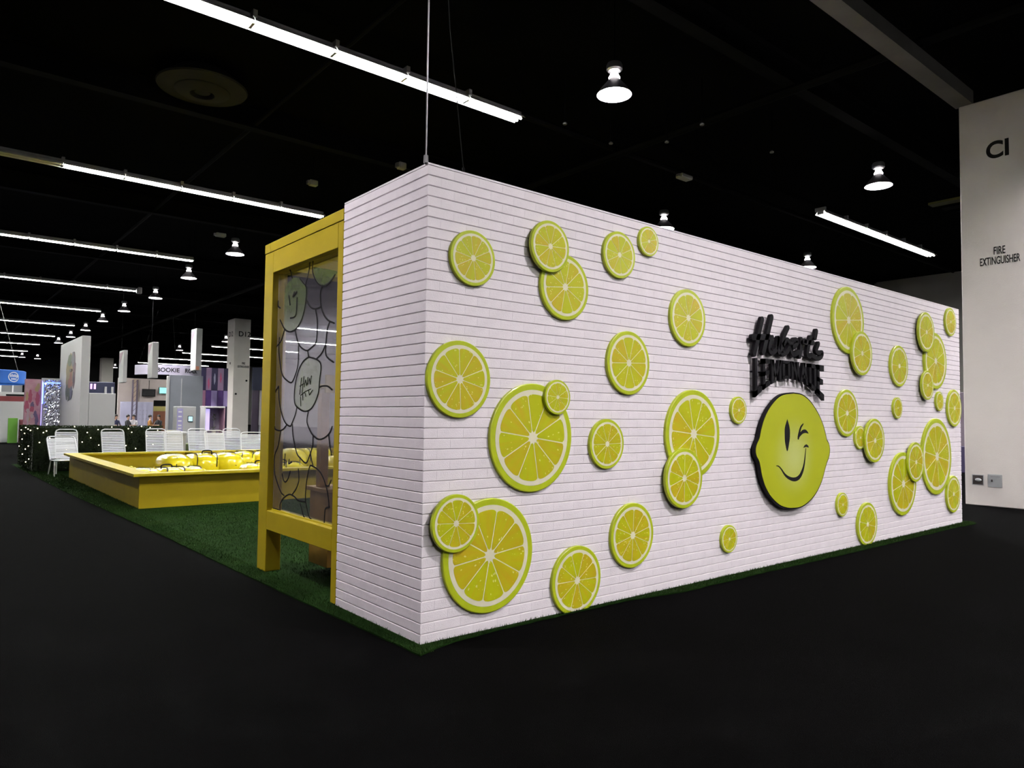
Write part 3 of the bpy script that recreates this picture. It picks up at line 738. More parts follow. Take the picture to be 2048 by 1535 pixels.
def float_bed(loc, rz, L, W, H, ribs, lab, handles=((0.0, 0.4),), lines=()):
    f = thing('inflatable_float', lab, 'inflatable', loc, rz, 'yellow inflatables in the pit')
    for i in range(ribs):
        x = -L / 2 + (i + .5) * L / ribs
        b = MB(); b.ball((x, 0, H / 2), L / ribs * 0.56, W / 2, H / 2, 14, 10, e=0.75)
        b.build('air_chamber', M_VINYL, f, True)
    for hx, hs in handles:
        b = MB(); b.tube(smooth_path([(hx - 0.09, -W * .18, H * .93), (hx - 0.085, -W * .18, H + 0.035), (hx, -W * .18, H + 0.05), (hx + 0.085, -W * .18, H + 0.035), (hx + 0.09, -W * .18, H * .93)], 3), 0.012, 6)
        b.build('handle', M_BLACK, f, True)
    for (x, y) in lines:
        b = MB(); b.ball((x, y, H * 0.97), 0.022, 0.022, 0.014, 8, 6); b.build('valve', M_BLACK, f, True)
    for k in range(4):
        xs = -L * .42 + k * L * .25
        b = MB(); b.tube(smooth_path([(xs, -W * .49, H * .5), (xs + .05, -W * .38, H * .86), (xs + .11, -W * .12, H * .985), (xs + .02, W * .15, H * .985)], 3), 0.009, 5)
        b.build('printed_line', M_BLACK, f)
    return f
float_bed((0.95, 9.7, 0.16), 0.15, 1.15, 0.8, 0.33, 3, 'low yellow inflatable nearest the left end of the pit', ((-0.1, 0),), ((0.3, -.1),))
float_bed((1.82, 10.9, 0.16), 0.10, 1.5, 1.0, 0.50, 3, 'big puffy yellow inflatable roll in the middle of the pit', ((0.05, 0),), ((-0.45, -.1),))
float_bed((3.08, 11.5, 0.16), -0.1, 0.85, 0.8, 0.49, 2, 'domed pair of shiny yellow inflatable lobes right of the big roll', (), ())
float_bed((2.75, 9.6, 0.16), 0.05, 1.1, 0.8, 0.36, 3, 'yellow inflatable with black handle near the timber post', ((0.12, 0), (-0.3, 0)), ())
float_bed((4.12, 11.2, 0.16), 0.15, 1.0, 0.9, 0.55, 3, 'tall yellow inflatable half hidden by the timber post', ((0.1, 0),), ())
float_bed((4.9, 10.4, 0.16), 0.1, 1.3, 0.9, 0.42, 3, 'yellow inflatable seen low through the acrylic pane', ((0.1, 0),), ())
MEB = mesh_of(MB().ball((0, 0, 0.055), 0.055), 'ball', M_BALL, True)
bp = []
tries = 0
while len(bp) < 60 and tries < 4000:
    tries += 1
    x = random.uniform(0.5, 3.6); y = random.choice([random.uniform(8.15, 8.95), random.uniform(12.3, 13.6)])
    if all((x - p[0]) ** 2 + (y - p[1]) ** 2 > 0.0125 for p in bp):
        bp.append((x, y))
        o = link('plastic_ball', MEB, None, (x, y, 0.16))
        tag(o, 'small yellow plastic ball lying loose on the floor of the yellow pit', 'ball', 'loose balls in the pit')

# ------------------------------------------------------------------ strapped pool chairs
def pool_chair(loc, rz, lab, lean, W=0.50):
    c = thing('pool_chair', lab, 'chair', loc, math.radians(rz), 'white strapped pool chairs')
    hs, BLn, SD = 0.34, 0.70, 0.52
    sl, cl = math.sin(math.radians(lean)), math.cos(math.radians(lean))
    w = W / 2; r = 0.014
    bk = lambda t, x: (x, t * sl, hs + t * cl)
    path = [bk(0, -w), bk(BLn - 0.08, -w), bk(BLn - 0.025, -w + 0.02), bk(BLn, -w + 0.08), bk(BLn, w - 0.08), bk(BLn - 0.025, w - 0.02), bk(BLn - 0.08, w), bk(0, w)]
    MB().tube(path, r, 8).build('back_frame', M_TUBE, c, True)
    MB().tube([(-w, 0, hs), (-w, -SD + .06, hs), (-w + 0.06, -SD, hs), (w - 0.06, -SD, hs), (w, -SD + .06, hs), (w, 0, hs)], r, 8).build('seat_frame', M_TUBE, c, True)
    for sx in (-1, 1):
        for (ya, yb) in ((-SD + 0.1, -SD + 0.02), (-0.06, 0.10)):
            MB().tube([(sx * w, ya, hs), (sx * (w + 0.01), yb, 0.0)], r, 8).build('leg', M_TUBE, c, True)
    n_ = 14
    for i in range(n_):
        t = 0.05 + i * (BLn - 0.13) / (n_ - 1)
        p = bk(t, 0)
        o = link('strap', ME_STRAP, c, (0, p[1], p[2]), (math.radians(90 - lean), 0, 0), (W, 1, 1))
    for i in range(10):
        o = link('strap', ME_STRAP, c, (0, -0.05 - i * (SD - 0.1) / 9, hs), None, (W, 1, 1))
    return c
ME_STRAP = mesh_of(MB().cbox(-0.5, 0.5, -0.0155, 0.0155, -0.003, 0.003, 0.001), 'strap', M_STRAP)
G = 0.014
pool_chair((0.12, 15.15, G), 4, 'white strapped pool chair at the left, nearest the corner of the yellow pit', 44, 0.56)
pool_chair((0.24, 15.80, G), -3, 'white strapped pool chair half behind the leftmost one', 20, 0.44)
pool_chair((1.24, 15.80, G), 5, 'white strapped pool chair standing alone before the lit hedge', 20, 0.50)
pool_chair((2.20, 15.85, G), -2, 'white strapped pool chair just left of the white cube table', 18, 0.46)
pool_chair((2.38, 14.95, G), -6, 'white strapped pool chair overlapping the front of the white cube table', 24, 0.40)
pool_chair((3.22, 15.85, G), 3, 'white strapped pool chair left one of the pair before the kiosk', 18, 0.48)
pool_chair((3.36, 14.95, G), -5, 'white strapped pool chair right one of the pair before the kiosk', 24, 0.46)
pool_chair((4.10, 15.85, G), 4, 'white strapped pool chair before the tall white column', 17, 0.46)
pool_chair((4.28, 14.90, G), -14, 'white strapped pool chair furthest right, tilted beside the timber post', 33, 0.56)
tb = thing('cube_table', 'white topped beige cube table behind the white pool chairs', 'table', (2.80, 16.6, G))
M_BEIGE = mat('beige laminate', (0.50, 0.47, 0.42), 0.6, var=0.04, scale=3)
MB().cbox(-0.26, 0.26, -0.24, 0.24, 0.86, 0.92, 0.01).build('table_top', M_WHITE, tb)
MB().cbox(-0.23, 0.23, -0.21, 0.21, 0.0, 0.858, 0.005).build('table_body', M_BEIGE, tb)

# ------------------------------------------------------------------ hedge with fairy lights
def hedge(x0, x1, y0, y1, h, lab, nleaf, faces):
    cx, cy = (x0 + x1) / 2, (y0 + y1) / 2
    hd = thing('hedge', lab, 'hedge', (cx, cy, 0.011))
    part(MB().cbox(x0 + .03, x1 - .03, y0 + .03, y1 - .03, 0.011, h - 0.03, 0.02), 'hedge_core', M_HEDGECORE, hd, (cx, cy, 0.011))
    b = MB()
    for i in range(nleaf):
        f = random.choice(faces)
        x = random.uniform(x0, x1); y = random.uniform(y0, y1); z = random.uniform(0.03, h)
        j = random.uniform(-.02, .02)
        if f == 'f': y = y0 + .02 + j
        elif f == 'l': x = x0 + .02 + j
        elif f == 'r': x = x1 - .02 + j
        elif f == 't': z = h - 0.02 + j
        else: y = y1 - .02 + j
        s = random.uniform(0.014, 0.026)
        R = Matrix.Rotation(random.uniform(0, 2 * PI), 3, 'Z') @ Matrix.Rotation(random.uniform(-1.2, 1.2), 3, 'X') @ Matrix.Rotation(random.uniform(-1.2, 1.2), 3, 'Y')
        q = [R @ Vector(v) for v in ((-s, 0, 0), (0, -s * .55, 0.004), (s, 0, 0), (0, s * .55, 0.004))]
        b.add([(x + v.x, y + v.y, max(0.012, z + v.z)) for v in q], [(0, 1, 2, 3)])
    tag(part(b, 'leaves', M_LEAF, hd, (cx, cy, 0.011)), kind='stuff')
    return hd
hedge(-0.40, 2.44, 16.28, 16.62, 1.09, 'low dark boxwood hedge with fairy lights behind the pool chairs', 7000, 'ffffft')
hedge(-0.40, -0.06, 16.63, 19.2, 1.07, 'short green hedge end running away at the left edge of the turf', 4000, 'lllllt')
fl = thing('fairy_lights', 'string of small warm fairy lights spread over the boxwood hedge', 'string lights', (1.0, 16.25, 0.011))
FL = Vector((1.0, 16.25, 0.011))
BP = [(-.18, .93), (-.12, .97), (-.05, .80), (.14, .88), (.30, .52), (.72, .93), (.80, .80), (.98, .62), (.95, 1.0), (1.62, 1.02), (1.70, .93), (1.80, .52), (1.58, .60), (2.05, .84), (2.12, 1.05), (1.92, 1.08), (2.30, .98), (-.30, 1.03), (.45, 1.07), (1.25, 1.06), (-.25, .70), (.62, .70), (2.2, .62)]
pts = [(x, 16.262, z) for x, z in BP]
LP = [(-.413, y, z) for y, z in ((16.5, .98), (16.8, .60), (17.0, 1.0), (17.4, .50), (17.7, .88), (18.0, .35), (18.2, .72), (18.5, .95), (16.6, .30), (17.2, .20), (18.8, .52), (17.5, 1.03))]
allp = sorted(pts, key=lambda p: p[0]) + []
part(MB().tube(smooth_path([(p[0], p[1] + 0.006, p[2]) for p in allp], 2), 0.003, 4), 'wire', M_WIRE, fl, FL)
part(MB().tube(smooth_path([(p[0] + 0.006, p[1], p[2]) for p in sorted(LP, key=lambda p: p[1])], 2), 0.003, 4), 'wire', M_WIRE, fl, FL)
ME_BULB = mesh_of(MB().ball((0, 0, 0), 0.011, nu=8, nv=6), 'bulb', M_BULB, True)
for p in pts + LP: link('bulb', ME_BULB, fl, Vector(p) - FL)

# ------------------------------------------------------------------ columns
def face_text(parent, txt, size, ctr, facing, sx=1.0, shear=0.0, bold=0.0, name='lettering', m=None):
    """flat lettering on a vertical face; facing '-x' or '-y'; ctr is local to the parent"""
    me = text_mesh(txt, size, 0.0015, sx, shear, bold)
    me.materials.clear(); me.materials.append(m or M_PRINT)
    o = link(name, me, parent)
    if facing == '-x': R = Matrix(((0, 0, -1), (-1, 0, 0), (0, 1, 0)))
    else: R = Matrix(((1, 0, 0), (0, 0, -1), (0, 1, 0)))
    o.matrix_basis = Matrix.Translation(Vector(ctr)) @ R.to_4x4()
    return o
def column(x0, x1, y0, y1, h, lab):
    c = thing('hall_column', lab, 'column', ((x0 + x1) / 2, (y0 + y1) / 2, 0))
    w, d = (x1 - x0) / 2, (y1 - y0) / 2
    MB().cbox(-w, w, -d, d, 0, h, 0.012).build('column_casing', M_COLUMN, c)
    return c, w, d
c, w, d = column(11.70, 12.75, -0.62, 0.84, 7.06, 'tall off white square column with black location lettering right of the brick wall')
face_text(c, 'CI', 0.40, (-w - 0.001, 0.25 - 0.11, 6.0), '-x', 0.95, 0.0, 0.012)
face_text(c, 'FIRE', 0.19, (-w - 0.001, 0.255 - 0.11, 4.315), '-x', 0.52, 0.0, 0.002)
face_text(c, 'EXTINGUISHER', 0.19, (-w - 0.001, 0.255 - 0.11, 4.145), '-x', 0.46, 0.0, 0.002)
cy = 0.11
M_GALV = mat('dull steel plate', (0.42, 0.44, 0.45), 0.45, metal=0.5, var=0.08, scale=8)
M_HOLEDARK = mat('dark opening colour', (0.05, 0.04, 0.04), 0.7, var=0.4, scale=20)  # depth of the open box and socket hole put in as dark colour
jb = thing('junction_box', 'small open dark electrical box low on the white column', 'electrical box', (11.70, 0.64, 0.44))
MB().box(-0.004, 0, -0.09, 0.09, -0.09, 0.09).build('box_frame', M_GALV, jb)
MB().box(-0.008, -0.004, -0.078, 0.078, -0.078, 0.078).build('dark_recess_plate', M_HOLEDARK, jb)
MB().ball((-0.02, -0.01, 0.0), 0.012, 0.05, 0.03).build('wire_bundle', M_GALV, jb, True)
sp = thing('socket_plate', 'grey steel socket cover plate beside the open box on the white column', 'socket', (11.70, 0.385, 0.44))
MB().cbox(-0.012, 0, -0.105, 0.105, -0.11, 0.11, 0.004).build('plate', M_GALV, sp)
MB().box(-0.015, -0.0118, 0.03, 0.055, -0.02, 0.02).build('dark_hole_plate', M_HOLEDARK, sp)
MB().box(-0.0145, -0.0118, -0.08, 0.06, 0.065, 0.08).build('marking', M_FIXD, sp)
c, w, d = column(11.70, 12.64, 39.1, 40.35, 7.06, 'white square hall column with dark lettering rising behind the pool chairs')
face_text(c, 'D12', 0.42, (0.12, -d - 0.002, 6.02), '-y', 1.0, 0, 0.006)
face_text(c, 'FIRE', 0.18, (0.1, -d - 0.002, 4.36), '-y', 0.6, 0, 0.004)
face_text(c, 'EXTINGUISHER', 0.18, (0.1, -d - 0.002, 4.16), '-y', 0.55, 0, 0.004)
face_text(c, 'D12', 0.42, (-w - 0.002, 0.0, 6.02), '-x', 1.0, 0, 0.006)
face_text(c, 'FIRE', 0.18, (-w - 0.002, 0.0, 4.36), '-x', 0.6, 0, 0.004)
for q in ((0.30, 3.4), (-0.3, 2.6)):
    MB().tube([(q[0], -d - 0.02, q[1]), (q[0], -d, q[1])], 0.06, 10).build('wall_fitting', M_PRINT, c)
column(11.9, 12.95, 80.2, 81.4, 7.06, 'distant grey hall column half hidden by the white picture panel')

# ------------------------------------------------------------------ lighting fixtures
def strip_row(x0, y, nseg=6, lab='', off=()):
    SEG = 1.22
    zt = 6.83
    t = thing('strip_light', lab, 'light fixture', (x0, y, zt), 0, 'fluorescent strip rows under the ceiling')
    for i in range(nseg):
        a = i * SEG
        link('housing', ME_HOUS, t, (a, 0, 0))
        link('reflector', ME_REFL, t, (a, 0, 0))
        for s in (-1, 1):
            link('tube', ME_TUBEOFF if i in off else ME_TUBE, t, (a, s * 0.055, 0))
        link('bracket', ME_BRK, t, (a, 0, 0))
    for i in (0, nseg):
        MB().tube([(i * SEG, 0, 0.1), (i * SEG, 0, ZC - zt)], 0.008, 5).build('hanger', M_STEEL, t)
    return t
ME_HOUS = mesh_of(MB().cbox(0.01, 1.21, -0.05, 0.05, 0.055, 0.13, 0.006), 'housing', M_FIXD)
b = MB()
prof = [(-0.15, -0.012), (-0.095, 0.045), (0.095, 0.045), (0.15, -0.012)]
prof2 = [(-0.155, -0.010), (-0.098, 0.050), (0.098, 0.050), (0.155, -0.010)]
vs_ = [(0.005, y, z) for y, z in prof] + [(1.215, y, z) for y, z in prof] + [(0.005, y, z) for y, z in prof2] + [(1.215, y, z) for y, z in prof2]
fs_ = []
for i in range(3):
    fs_.append((i, i + 1, 4 + i + 1, 4 + i)); fs_.append((8 + i, 12 + i, 12 + i + 1, 8 + i + 1))
fs_ += [(0, 4, 12, 8), (3, 11, 15, 7)]
for i in range(3): fs_ += [(i, 8 + i, 8 + i + 1, i + 1), (4 + i, 4 + i + 1, 12 + i + 1, 12 + i)]
b.add(vs_, fs_); ME_REFL = mesh_of(b, 'reflector', M_FIX)
ME_TUBE = mesh_of(MB().tube([(0.025, 0, 0), (1.195, 0, 0)], 0.019, 8), 'tube', M_LAMP, True)
ME_TUBEOFF = mesh_of(MB().tube([(0.025, 0, 0), (1.195, 0, 0)], 0.019, 8), 'tube', M_LAMPOFF, True)
b = MB(); b.box(-0.022, 0.022, -0.085, 0.085, -0.026, 0.06); b.box(-0.03, 0.03, -0.14, 0.14, 0.05, 0.15); ME_BRK = mesh_of(b, 'bracket', M_FIXD)
S = 1.22
ordn = ['nearest', 'second', 'third', 'fourth', 'fifth', 'sixth', 'seventh', 'eighth', 'ninth', 'tenth']
for k in range(10):
    y = 6.0 + 8.45 * k
    xe = 5.78 if k == 0 else (5.86 if k == 1 else 4.85)
    ns_ = (6, 8, 6)[k] if k < 3 else 12
    strip_row(xe - ns_ * S, y, ns_, '%s row of lit fluorescent tubes from the camera on the left of the hall' % ordn[k], off=(0, 1, 2) if k == 1 else ())
    strip_row(15.5, y - 0.65, 6, '%s row of lit fluorescent tubes from the camera on the right of the hall' % ordn[k])
for i, (x0, y) in enumerate(((15.5, -3.1), (-1.5, -10.9), (15.5, -11.5), (-1.5, -19.3))):
    strip_row(x0, y, 6, '%s row of fluorescent tubes out of view behind or beside the photographer' % ordn[i])

M_SHADEOUT = mat('dark bronze shade', (0.05, 0.045, 0.05), 0.5, metal=0.3, var=0.1)
def bay_parts():
    t = thing('high_bay_lamp', '', 'light fixture', (0, 0, 0), 0, 'high bay lamps under the ceiling')
    MB().lathe([(0.001, 0.50), (0.11, 0.50), (0.125, 0.47), (0.125, 0.40), (0.10, 0.375), (0.001, 0.375)], 16).build('ballast_housing', M_ALU, t, True)
    MB().lathe([(0.05, 0.38), (0.06, 0.33), (0.09, 0.275), (0.085, 0.25), (0.001, 0.25)], 16).build('lamp_neck', M_NECK, t, True)
    MB().lathe([(0.07, 0.26), (0.12, 0.20), (0.20, 0.11), (0.26, 0.02), (0.275, 0.0), (0.270, -0.002)], 24).build('shade', M_SHADEOUT, t, True)
    MB().lathe([(0.270, -0.002), (0.25, 0.02), (0.19, 0.105), (0.11, 0.19), (0.06, 0.25)], 24).build('reflector', M_FIX, t, True)
    MB().lathe([(0.001, 0.115), (0.10, 0.118), (0.175, 0.125), (0.165, 0.135), (0.001, 0.135)], 24).build('lens', M_BAY, t, True)
    MB().tube([(0, 0, 0.5), (0, 0, ZC - 6.45)], 0.012, 6).build('stem', M_STEEL, t)
    return t
BAYS = [(5.70, 3.63, 'brightest high bay lamp glowing above the middle of the brick wall'),
 (13.18, 2.88, 'high bay lamp hanging above the short tube row near the white column'),
 (12.59, 8.15, 'high bay lamp whose neck just peeks over the top edge of the brick wall'),
 (19.91, 8.07, 'high bay lamp barely showing over the far top edge of the brick wall'),
 (5.03, 19.04, 'nearest high bay lamp of the left file, right of the third tube row'),
 (5.09, 24.32, 'second high bay lamp of the left file, below the end of the third tube row'),
 (5.34, 30.28, 'third high bay lamp of the left file, right of the fourth tube row end'),
 (5.19, 35.8, 'fourth high bay lamp of the left file'),
 (5.16, 41.04, 'fifth high bay lamp of the left file, right of the fifth tube row end'),
 (5.23, 46.77, 'sixth high bay lamp of the left file, above the white picture panel'),
 (5.2, 52.2, 'seventh high bay lamp of the left file, just left of the picture panel top'),
 (5.2, 57.7, 'eighth high bay lamp of the left file'),
 (6.03, 77.65, 'distant high bay lamp left of the picture panel, right one of two'),
 (4.71, 76.58, 'distant high bay lamp above the blue hanging sign'),
 (13.88, 47.47, 'high bay lamp just left of the white lettered column'),
 (13.39, 57.23, 'high bay lamp between the two tallest hanging banners'),
 (14.34, 86.89, 'very distant high bay lamp between the grey column and a narrow banner'),
 (11.0, -3.0, 'high bay lamp out of view to the right of the photographer'),
 (2.7, -4.4, 'high bay lamp out of view above the front of the brick wall'),
 (18.5, -4.8, 'third high bay lamp out of view to the right of the photographer'),
 (-3.1, 2.7, 'nearest high bay lamp out of view past the left edge of the hall view'),
 (-2.8, 21.0, 'second high bay lamp out of view past the left edge of the hall view'),
 (12.0, -8.5, 'further high bay lamp out of view to the right of the photographer'),
 (5.4, -10.5, 'high bay lamp out of view behind the photographer on the right'),
 (-2.8, -9.0, 'high bay lamp out of view behind the photographer on the left')]
bay0 = bay_parts()
for i, (x, y, lab) in enumerate(BAYS):
    o = bay0 if i == 0 else copy_tree(bay0)
    o.location = (x, y, 6.45); o['label'] = lab

# ------------------------------------------------------------------ ceiling furniture
df_ = thing('air_diffuser', 'large dark round air diffuser on the black ceiling', 'vent', (1.5, 10.4, ZC - 0.36))
M_DIFF = mat('dusty black diffuser', (0.013, 0.013, 0.015), 0.8, var=0.2, scale=4)
MB().lathe([(0.42, 0.0), (0.80, 0.05), (0.82, 0.08), (0.80, 0.10), (0.5, 0.35), (0.40, 0.35)], 36).build('outer_cone', M_DIFF, df_, True)
MB().lathe([(0.22, -0.06), (0.48, -0.02), (0.50, 0.0), (0.46, 0.03), (0.28, 0.10), (0.22, 0.10), (0.22, -0.06)], 36).build('inner_cone', M_DIFF, df_, True)
MB().lathe([(0.001, -0.03), (0.14, -0.02), (0.16, 0.02), (0.10, 0.12), (0.001, 0.12)], 24).build('centre_cone', M_DIFF, df_, True)
MB().tube([(0.1, 0, 0.1), (0.35, 0, 0.3)], 0.012, 5).build('stay', M_DIFF, df_)
def ceiling_box(x, y, z, sx, sy, sz, lab, m=M_GREYBOX):
    u = thing('ceiling_unit', lab, 'ceiling unit', (x, y, z))
    MB().cbox(-sx / 2, sx / 2, -sy / 2, sy / 2, 0, sz, 0.02).build('unit_body', m, u)
    MB().tube([(0, 0, sz), (0, 0, ZC - z)], 0.01, 5).build('hanger', M_STEEL, u)
    MB().cbox(-sx / 2 - 0.05, -sx / 2, -0.05, 0.05, 0.02, sz * .8, 0.005).build('end_fitting', M_ALU, u)
ceiling_box(11.8, 6.9, 7.3, 0.42, 0.22, 0.10, 'small pale grey unit hanging in the dark above the middle of the brick wall')
ceiling_box(6.2, 10.9, 7.3, 0.20, 0.16, 0.16, 'small pale box in the dark just left of the brick wall top corner')
ceiling_box(5.05, 20.6, 7.3, 0.32, 0.2, 0.12, 'small pale grey unit above the nearest lamp of the left file')
ceiling_box(5.0, 13.2, 7.2, 0.22, 0.15, 0.14, 'small grey box at the end of the second tube row')
ceiling_box(4.75, 30.5, 6.6, 0.16, 0.16, 0.28, 'small grey speaker box beside the third lamp of the left file')
M_OLIVE = mat('olive sheet metal', (0.13, 0.125, 0.03), 0.6, var=0.1)
for i, (x, y, sy) in enumerate(((18.6, 3.1, 1.5), (19.2, 2.9, 1.7), (19.8, 2.75, 1.6))):
    o = MB().box(x - 0.16, x + 0.16, y - sy / 2, y + sy / 2, 7.3, 7.36).build('ceiling_baffle', M_OLIVE if i == 0 else M_STEEL)
    tag(o, ['olive ceiling strip right of the lamp near the white column', 'dark ceiling strip beside the olive strip, nearer one', 'dark ceiling strip beside the olive strip, further one'][i], 'ceiling strip')
def pipe(p, r, lab):
    o = MB().tube(p, r, 8).build('ceiling_pipe', M_STEEL, None, True); tag(o, lab, 'pipe')
pipe([(-12, 7.2, 7.6), (30, 7.2, 7.6)], 0.07, 'black sprinkler pipe running under the ceiling beyond the nearest tube row')
pipe([(9.5, -10, 7.4), (9.5, 90, 7.4)], 0.09, 'black pipe running lengthwise under the ceiling above the booth')
pipe([(2.8, -10, 7.55), (2.8, 90, 7.55)], 0.045, 'thin black conduit running lengthwise under the ceiling on the left')
for i, (x, y) in enumerate(((8.3, 6.1), (8.9, 4.3), (9.1, 5.3), (6.9, 6.0), (11.2, 4.2))):
    s_ = thing('sprinkler_head', ['sprinkler head left of the middle of the ceiling, lower one', 'sprinkler head right of the brightest lamp', 'sprinkler drop close right of the brightest lamp', 'sprinkler head right of the nearest tube row end', 'sprinkler head between the brightest lamp and the column'][i], 'sprinkler', (x, y, 7.05))
    MB().tube([(0, 0, 0.02), (0, 0, ZC - 7.05)], 0.018, 6).build('drop_pipe', M_STEEL, s_)
    MB().lathe([(0.001, 0), (0.04, 0), (0.045, 0.02), (0.02, 0.05), (0.001, 0.06)], 10).build('rose', M_ALU, s_, True)

# ------------------------------------------------------------------ background exhibits
def cm(name, c_, rough=0.6, **k): return mat(name, tuple(q * 0.72 for q in c_), rough, var=0.06, scale=2, **k)
# picture panel
pp = thing('picture_panel', 'tall white free standing panel with a painted face picture behind the hedge', 'display panel', (1.51, 24.2, 0))
PPO = (1.51, 24.2, 0)
part(MB().cbox(1.39, 1.63, 22.0, 26.4, 0, 3.82, 0.01), 'panel_board', M_PALE, pp, PPO)
PZ = lambda z: 3.32 - (3.50 - z) * 0.80
pic = [((0.40, 0.30, 0.10), 24.2, 2.85, 0.9, 1.15), ((0.35, 0.27, 0.08), 24.6, 2.65, 0.7, 1.2), ((0.42, 0.13, 0.06), 24.05, 2.30, 0.65, 0.8), ((0.22, 0.10, 0.12), 23.4, 2.85, 0.45, 1.05),
       ((0.16, 0.22, 0.10), 24.35, 3.30, 0.7, 0.42), ((0.20, 0.20, 0.22), 23.65, 3.28, 0.5, 0.45), ((0.07, 0.10, 0.05), 24.75, 1.98, 0.35, 0.5), ((0.12, 0.12, 0.20), 23.85, 1.92, 0.5, 0.42), ((0.08, 0.11, 0.06), 24.3, 1.88, 0.4, 0.45), ((0.15, 0.10, 0.05), 24.05, 2.86, 0.5, 0.10), ((0.10, 0.06, 0.10), 23.45, 2.55, 0.25, 0.3)]
def ragged(cy_, cz_, w_, h_, sd):
    rnd = random.Random(sd); P = []
    for k in range(16):
        t = 2 * PI * k / 16; rr = 1 + rnd.uniform(-0.22, 0.22) + (0.25 if abs(math.sin(t)) > .9 else 0)
        P.append((cy_ + w_ / 2 * rr * math.cos(t), cz_ + h_ / 2 * rr * math.sin(t)))
    return P
for i, (cc, yy, zz, ww, hh) in enumerate(pic):
    b = MB(); b.prism_xz(ragged(yy - 0.1, PZ(zz), ww * 1.25, hh * 0.85, i), 1.3865 - 0.0012 * i, 1.391)
    b.v = [(d_, a_, c_) for a_, d_, c_ in b.v]; b.f = [tuple(reversed(f)) for f in b.f]
    part(b, 'paint_stroke', cm('paint %d' % i, tuple(q * 0.6 for q in cc)), pp, PPO)
o = MB().cbox(1.635, 2.38, 22.0, 22.2, 0, 2.03, 0.01).build('low_partition', M_PALE); tag(o, 'low white partition joined to the right of the tall picture panel', 'partition')
# blue drum sign
bs_ = thing('drum_sign', 'bright blue round hanging sign with a white oval emblem at the far left', 'sign', (-0.6, 31.45, 2.5))
M_BLUE = mat('blue fabric with added glow', (0.012, 0.10, 0.40), 0.6, var=0.05, scale=2, emit=(0.02, 0.16, 0.62), strength=0.02)  # faint blue emission added to the plain fabric
MB().lathe([(1.42, 0.0), (1.45, 0.02), (1.45, 0.52), (1.42, 0.54), (1.38, 0.54), (1.38, 0.0), (1.42, 0.0)], 48).build('drum_band', M_BLUE, bs_, True)
def on_drum(u, z, r=1.455): return (r * math.sin(u), -r * math.cos(u), z)
b = MB(); ring_o = [(0.72 + 0.17 * math.cos(2 * PI * k / 28), 0.27 + 0.20 * math.sin(2 * PI * k / 28)) for k in range(28)]
ring_i = [(0.72 + 0.145 * math.cos(2 * PI * k / 28), 0.27 + 0.165 * math.sin(2 * PI * k / 28)) for k in range(28)]
b.add([on_drum(*p) for p in ring_o] + [on_drum(*p) for p in ring_i], [(k, (k + 1) % 28, 28 + (k + 1) % 28, 28 + k) for k in range(28)])
for (u0_, u1_, z0_, z1_) in [(0.60 + .045 * q, 0.632 + .045 * q, 0.27, 0.36 + .02 * (q % 2)) for q in range(6)] + [(0.64 + .045 * q, 0.672 + .045 * q, 0.16, 0.225) for q in range(4)] + [(0.60, 0.84, 0.25, 0.265)]:
    b.add([on_drum(u0_, z0_), on_drum(u1_, z0_), on_drum(u1_, z1_ + .01), on_drum(u0_, z1_ - .01)], [(0, 1, 2, 3)])
b.build('oval_emblem', M_WHITE, bs_)
for u in (0.9, -0.9):
    MB().tube([on_drum(u, 0.53, 1.40), (0, 1.0, ZC - 2.5)], 0.010, 5).build('hanger', M_BEAM, bs_)
# far left shop front
sf = thing('shop_front', 'pale shop stand with a dark red stripe at the far left edge', 'stall', (-0.8, 36.3, 0)); SFO = (-0.8, 36.3, 0)
part(MB().cbox(-3.2, 1.32, 36.0, 38.5, 0, 2.30, 0.01), 'lower_wall', M_PALE, sf, SFO)
part(MB().box(-3.2, 1.32, 35.985, 35.999, 1.88, 2.11), 'red_stripe', cm('dark red stripe', (0.20, 0.02, 0.025)), sf, SFO)
part(MB().box(0.55, 1.32, 35.97, 35.985, 2.13, 2.20), 'dark_trim', M_STEEL, sf, SFO)
for i, xq in enumerate((-1.5, -0.6, 0.33, 0.78)):
    part(MB().box(xq, xq + 0.05, 36.1, 36.2, 2.30, 3.0), 'mullion', M_WHITE, sf, SFO)
part(MB().box(-3.2, 1.25, 37.0, 37.1, 2.30, 3.0), 'back_panel', cm('grey glazing', (0.20, 0.20, 0.21), 0.3), sf, SFO)
o = MB().cbox(0.62, 0.98, 35.3, 35.34, 0, 1.12, 0.005).build('green_board', cm('lime green board', (0.12, 0.34, 0.025))); tag(o, 'lime green upright board before the pale shop stand', 'board')
o = MB().cbox(1.02, 1.36, 34.9, 35.25, 0, 1.06, 0.01).build('maroon_bin', cm('maroon fabric', (0.16, 0.03, 0.04))); tag(o, 'maroon box beside the lime green board', 'box')
# pink mural booth and foil booth
pk = thing('pink_mural', 'pink patterned mural panel left of the shiny foil booth', 'display panel', (0.58, 26.1, 0)); PKO = (0.58, 26.1, 0)
part(MB().cbox(0.33, 0.80, 26.0, 26.2, 0, 2.55, 0.01), 'panel_board', mat('pink mural', (0.24, 0.075, 0.14), 0.6, color2=(0.32, 0.20, 0.21), scale=3.5), pk, PKO)
rnd = random.Random(4)
for i in range(14):
    yy = rnd.uniform(0.38, 0.74); zz = rnd.uniform(1.0, 2.5)
    b = MB(); b.prism_xz(ragged(yy, zz, rnd.uniform(.06, .14), rnd.uniform(.1, .4), 50 + i), 25.996 - .0003 * i, 26.001)
    part(b, 'mural_patch', cm('mural %d' % (i % 4), [(0.30, 0.22, 0.11), (0.30, 0.05, 0.10), (0.10, 0.07, 0.15), (0.36, 0.28, 0.31)][i % 4]), pk, PKO)
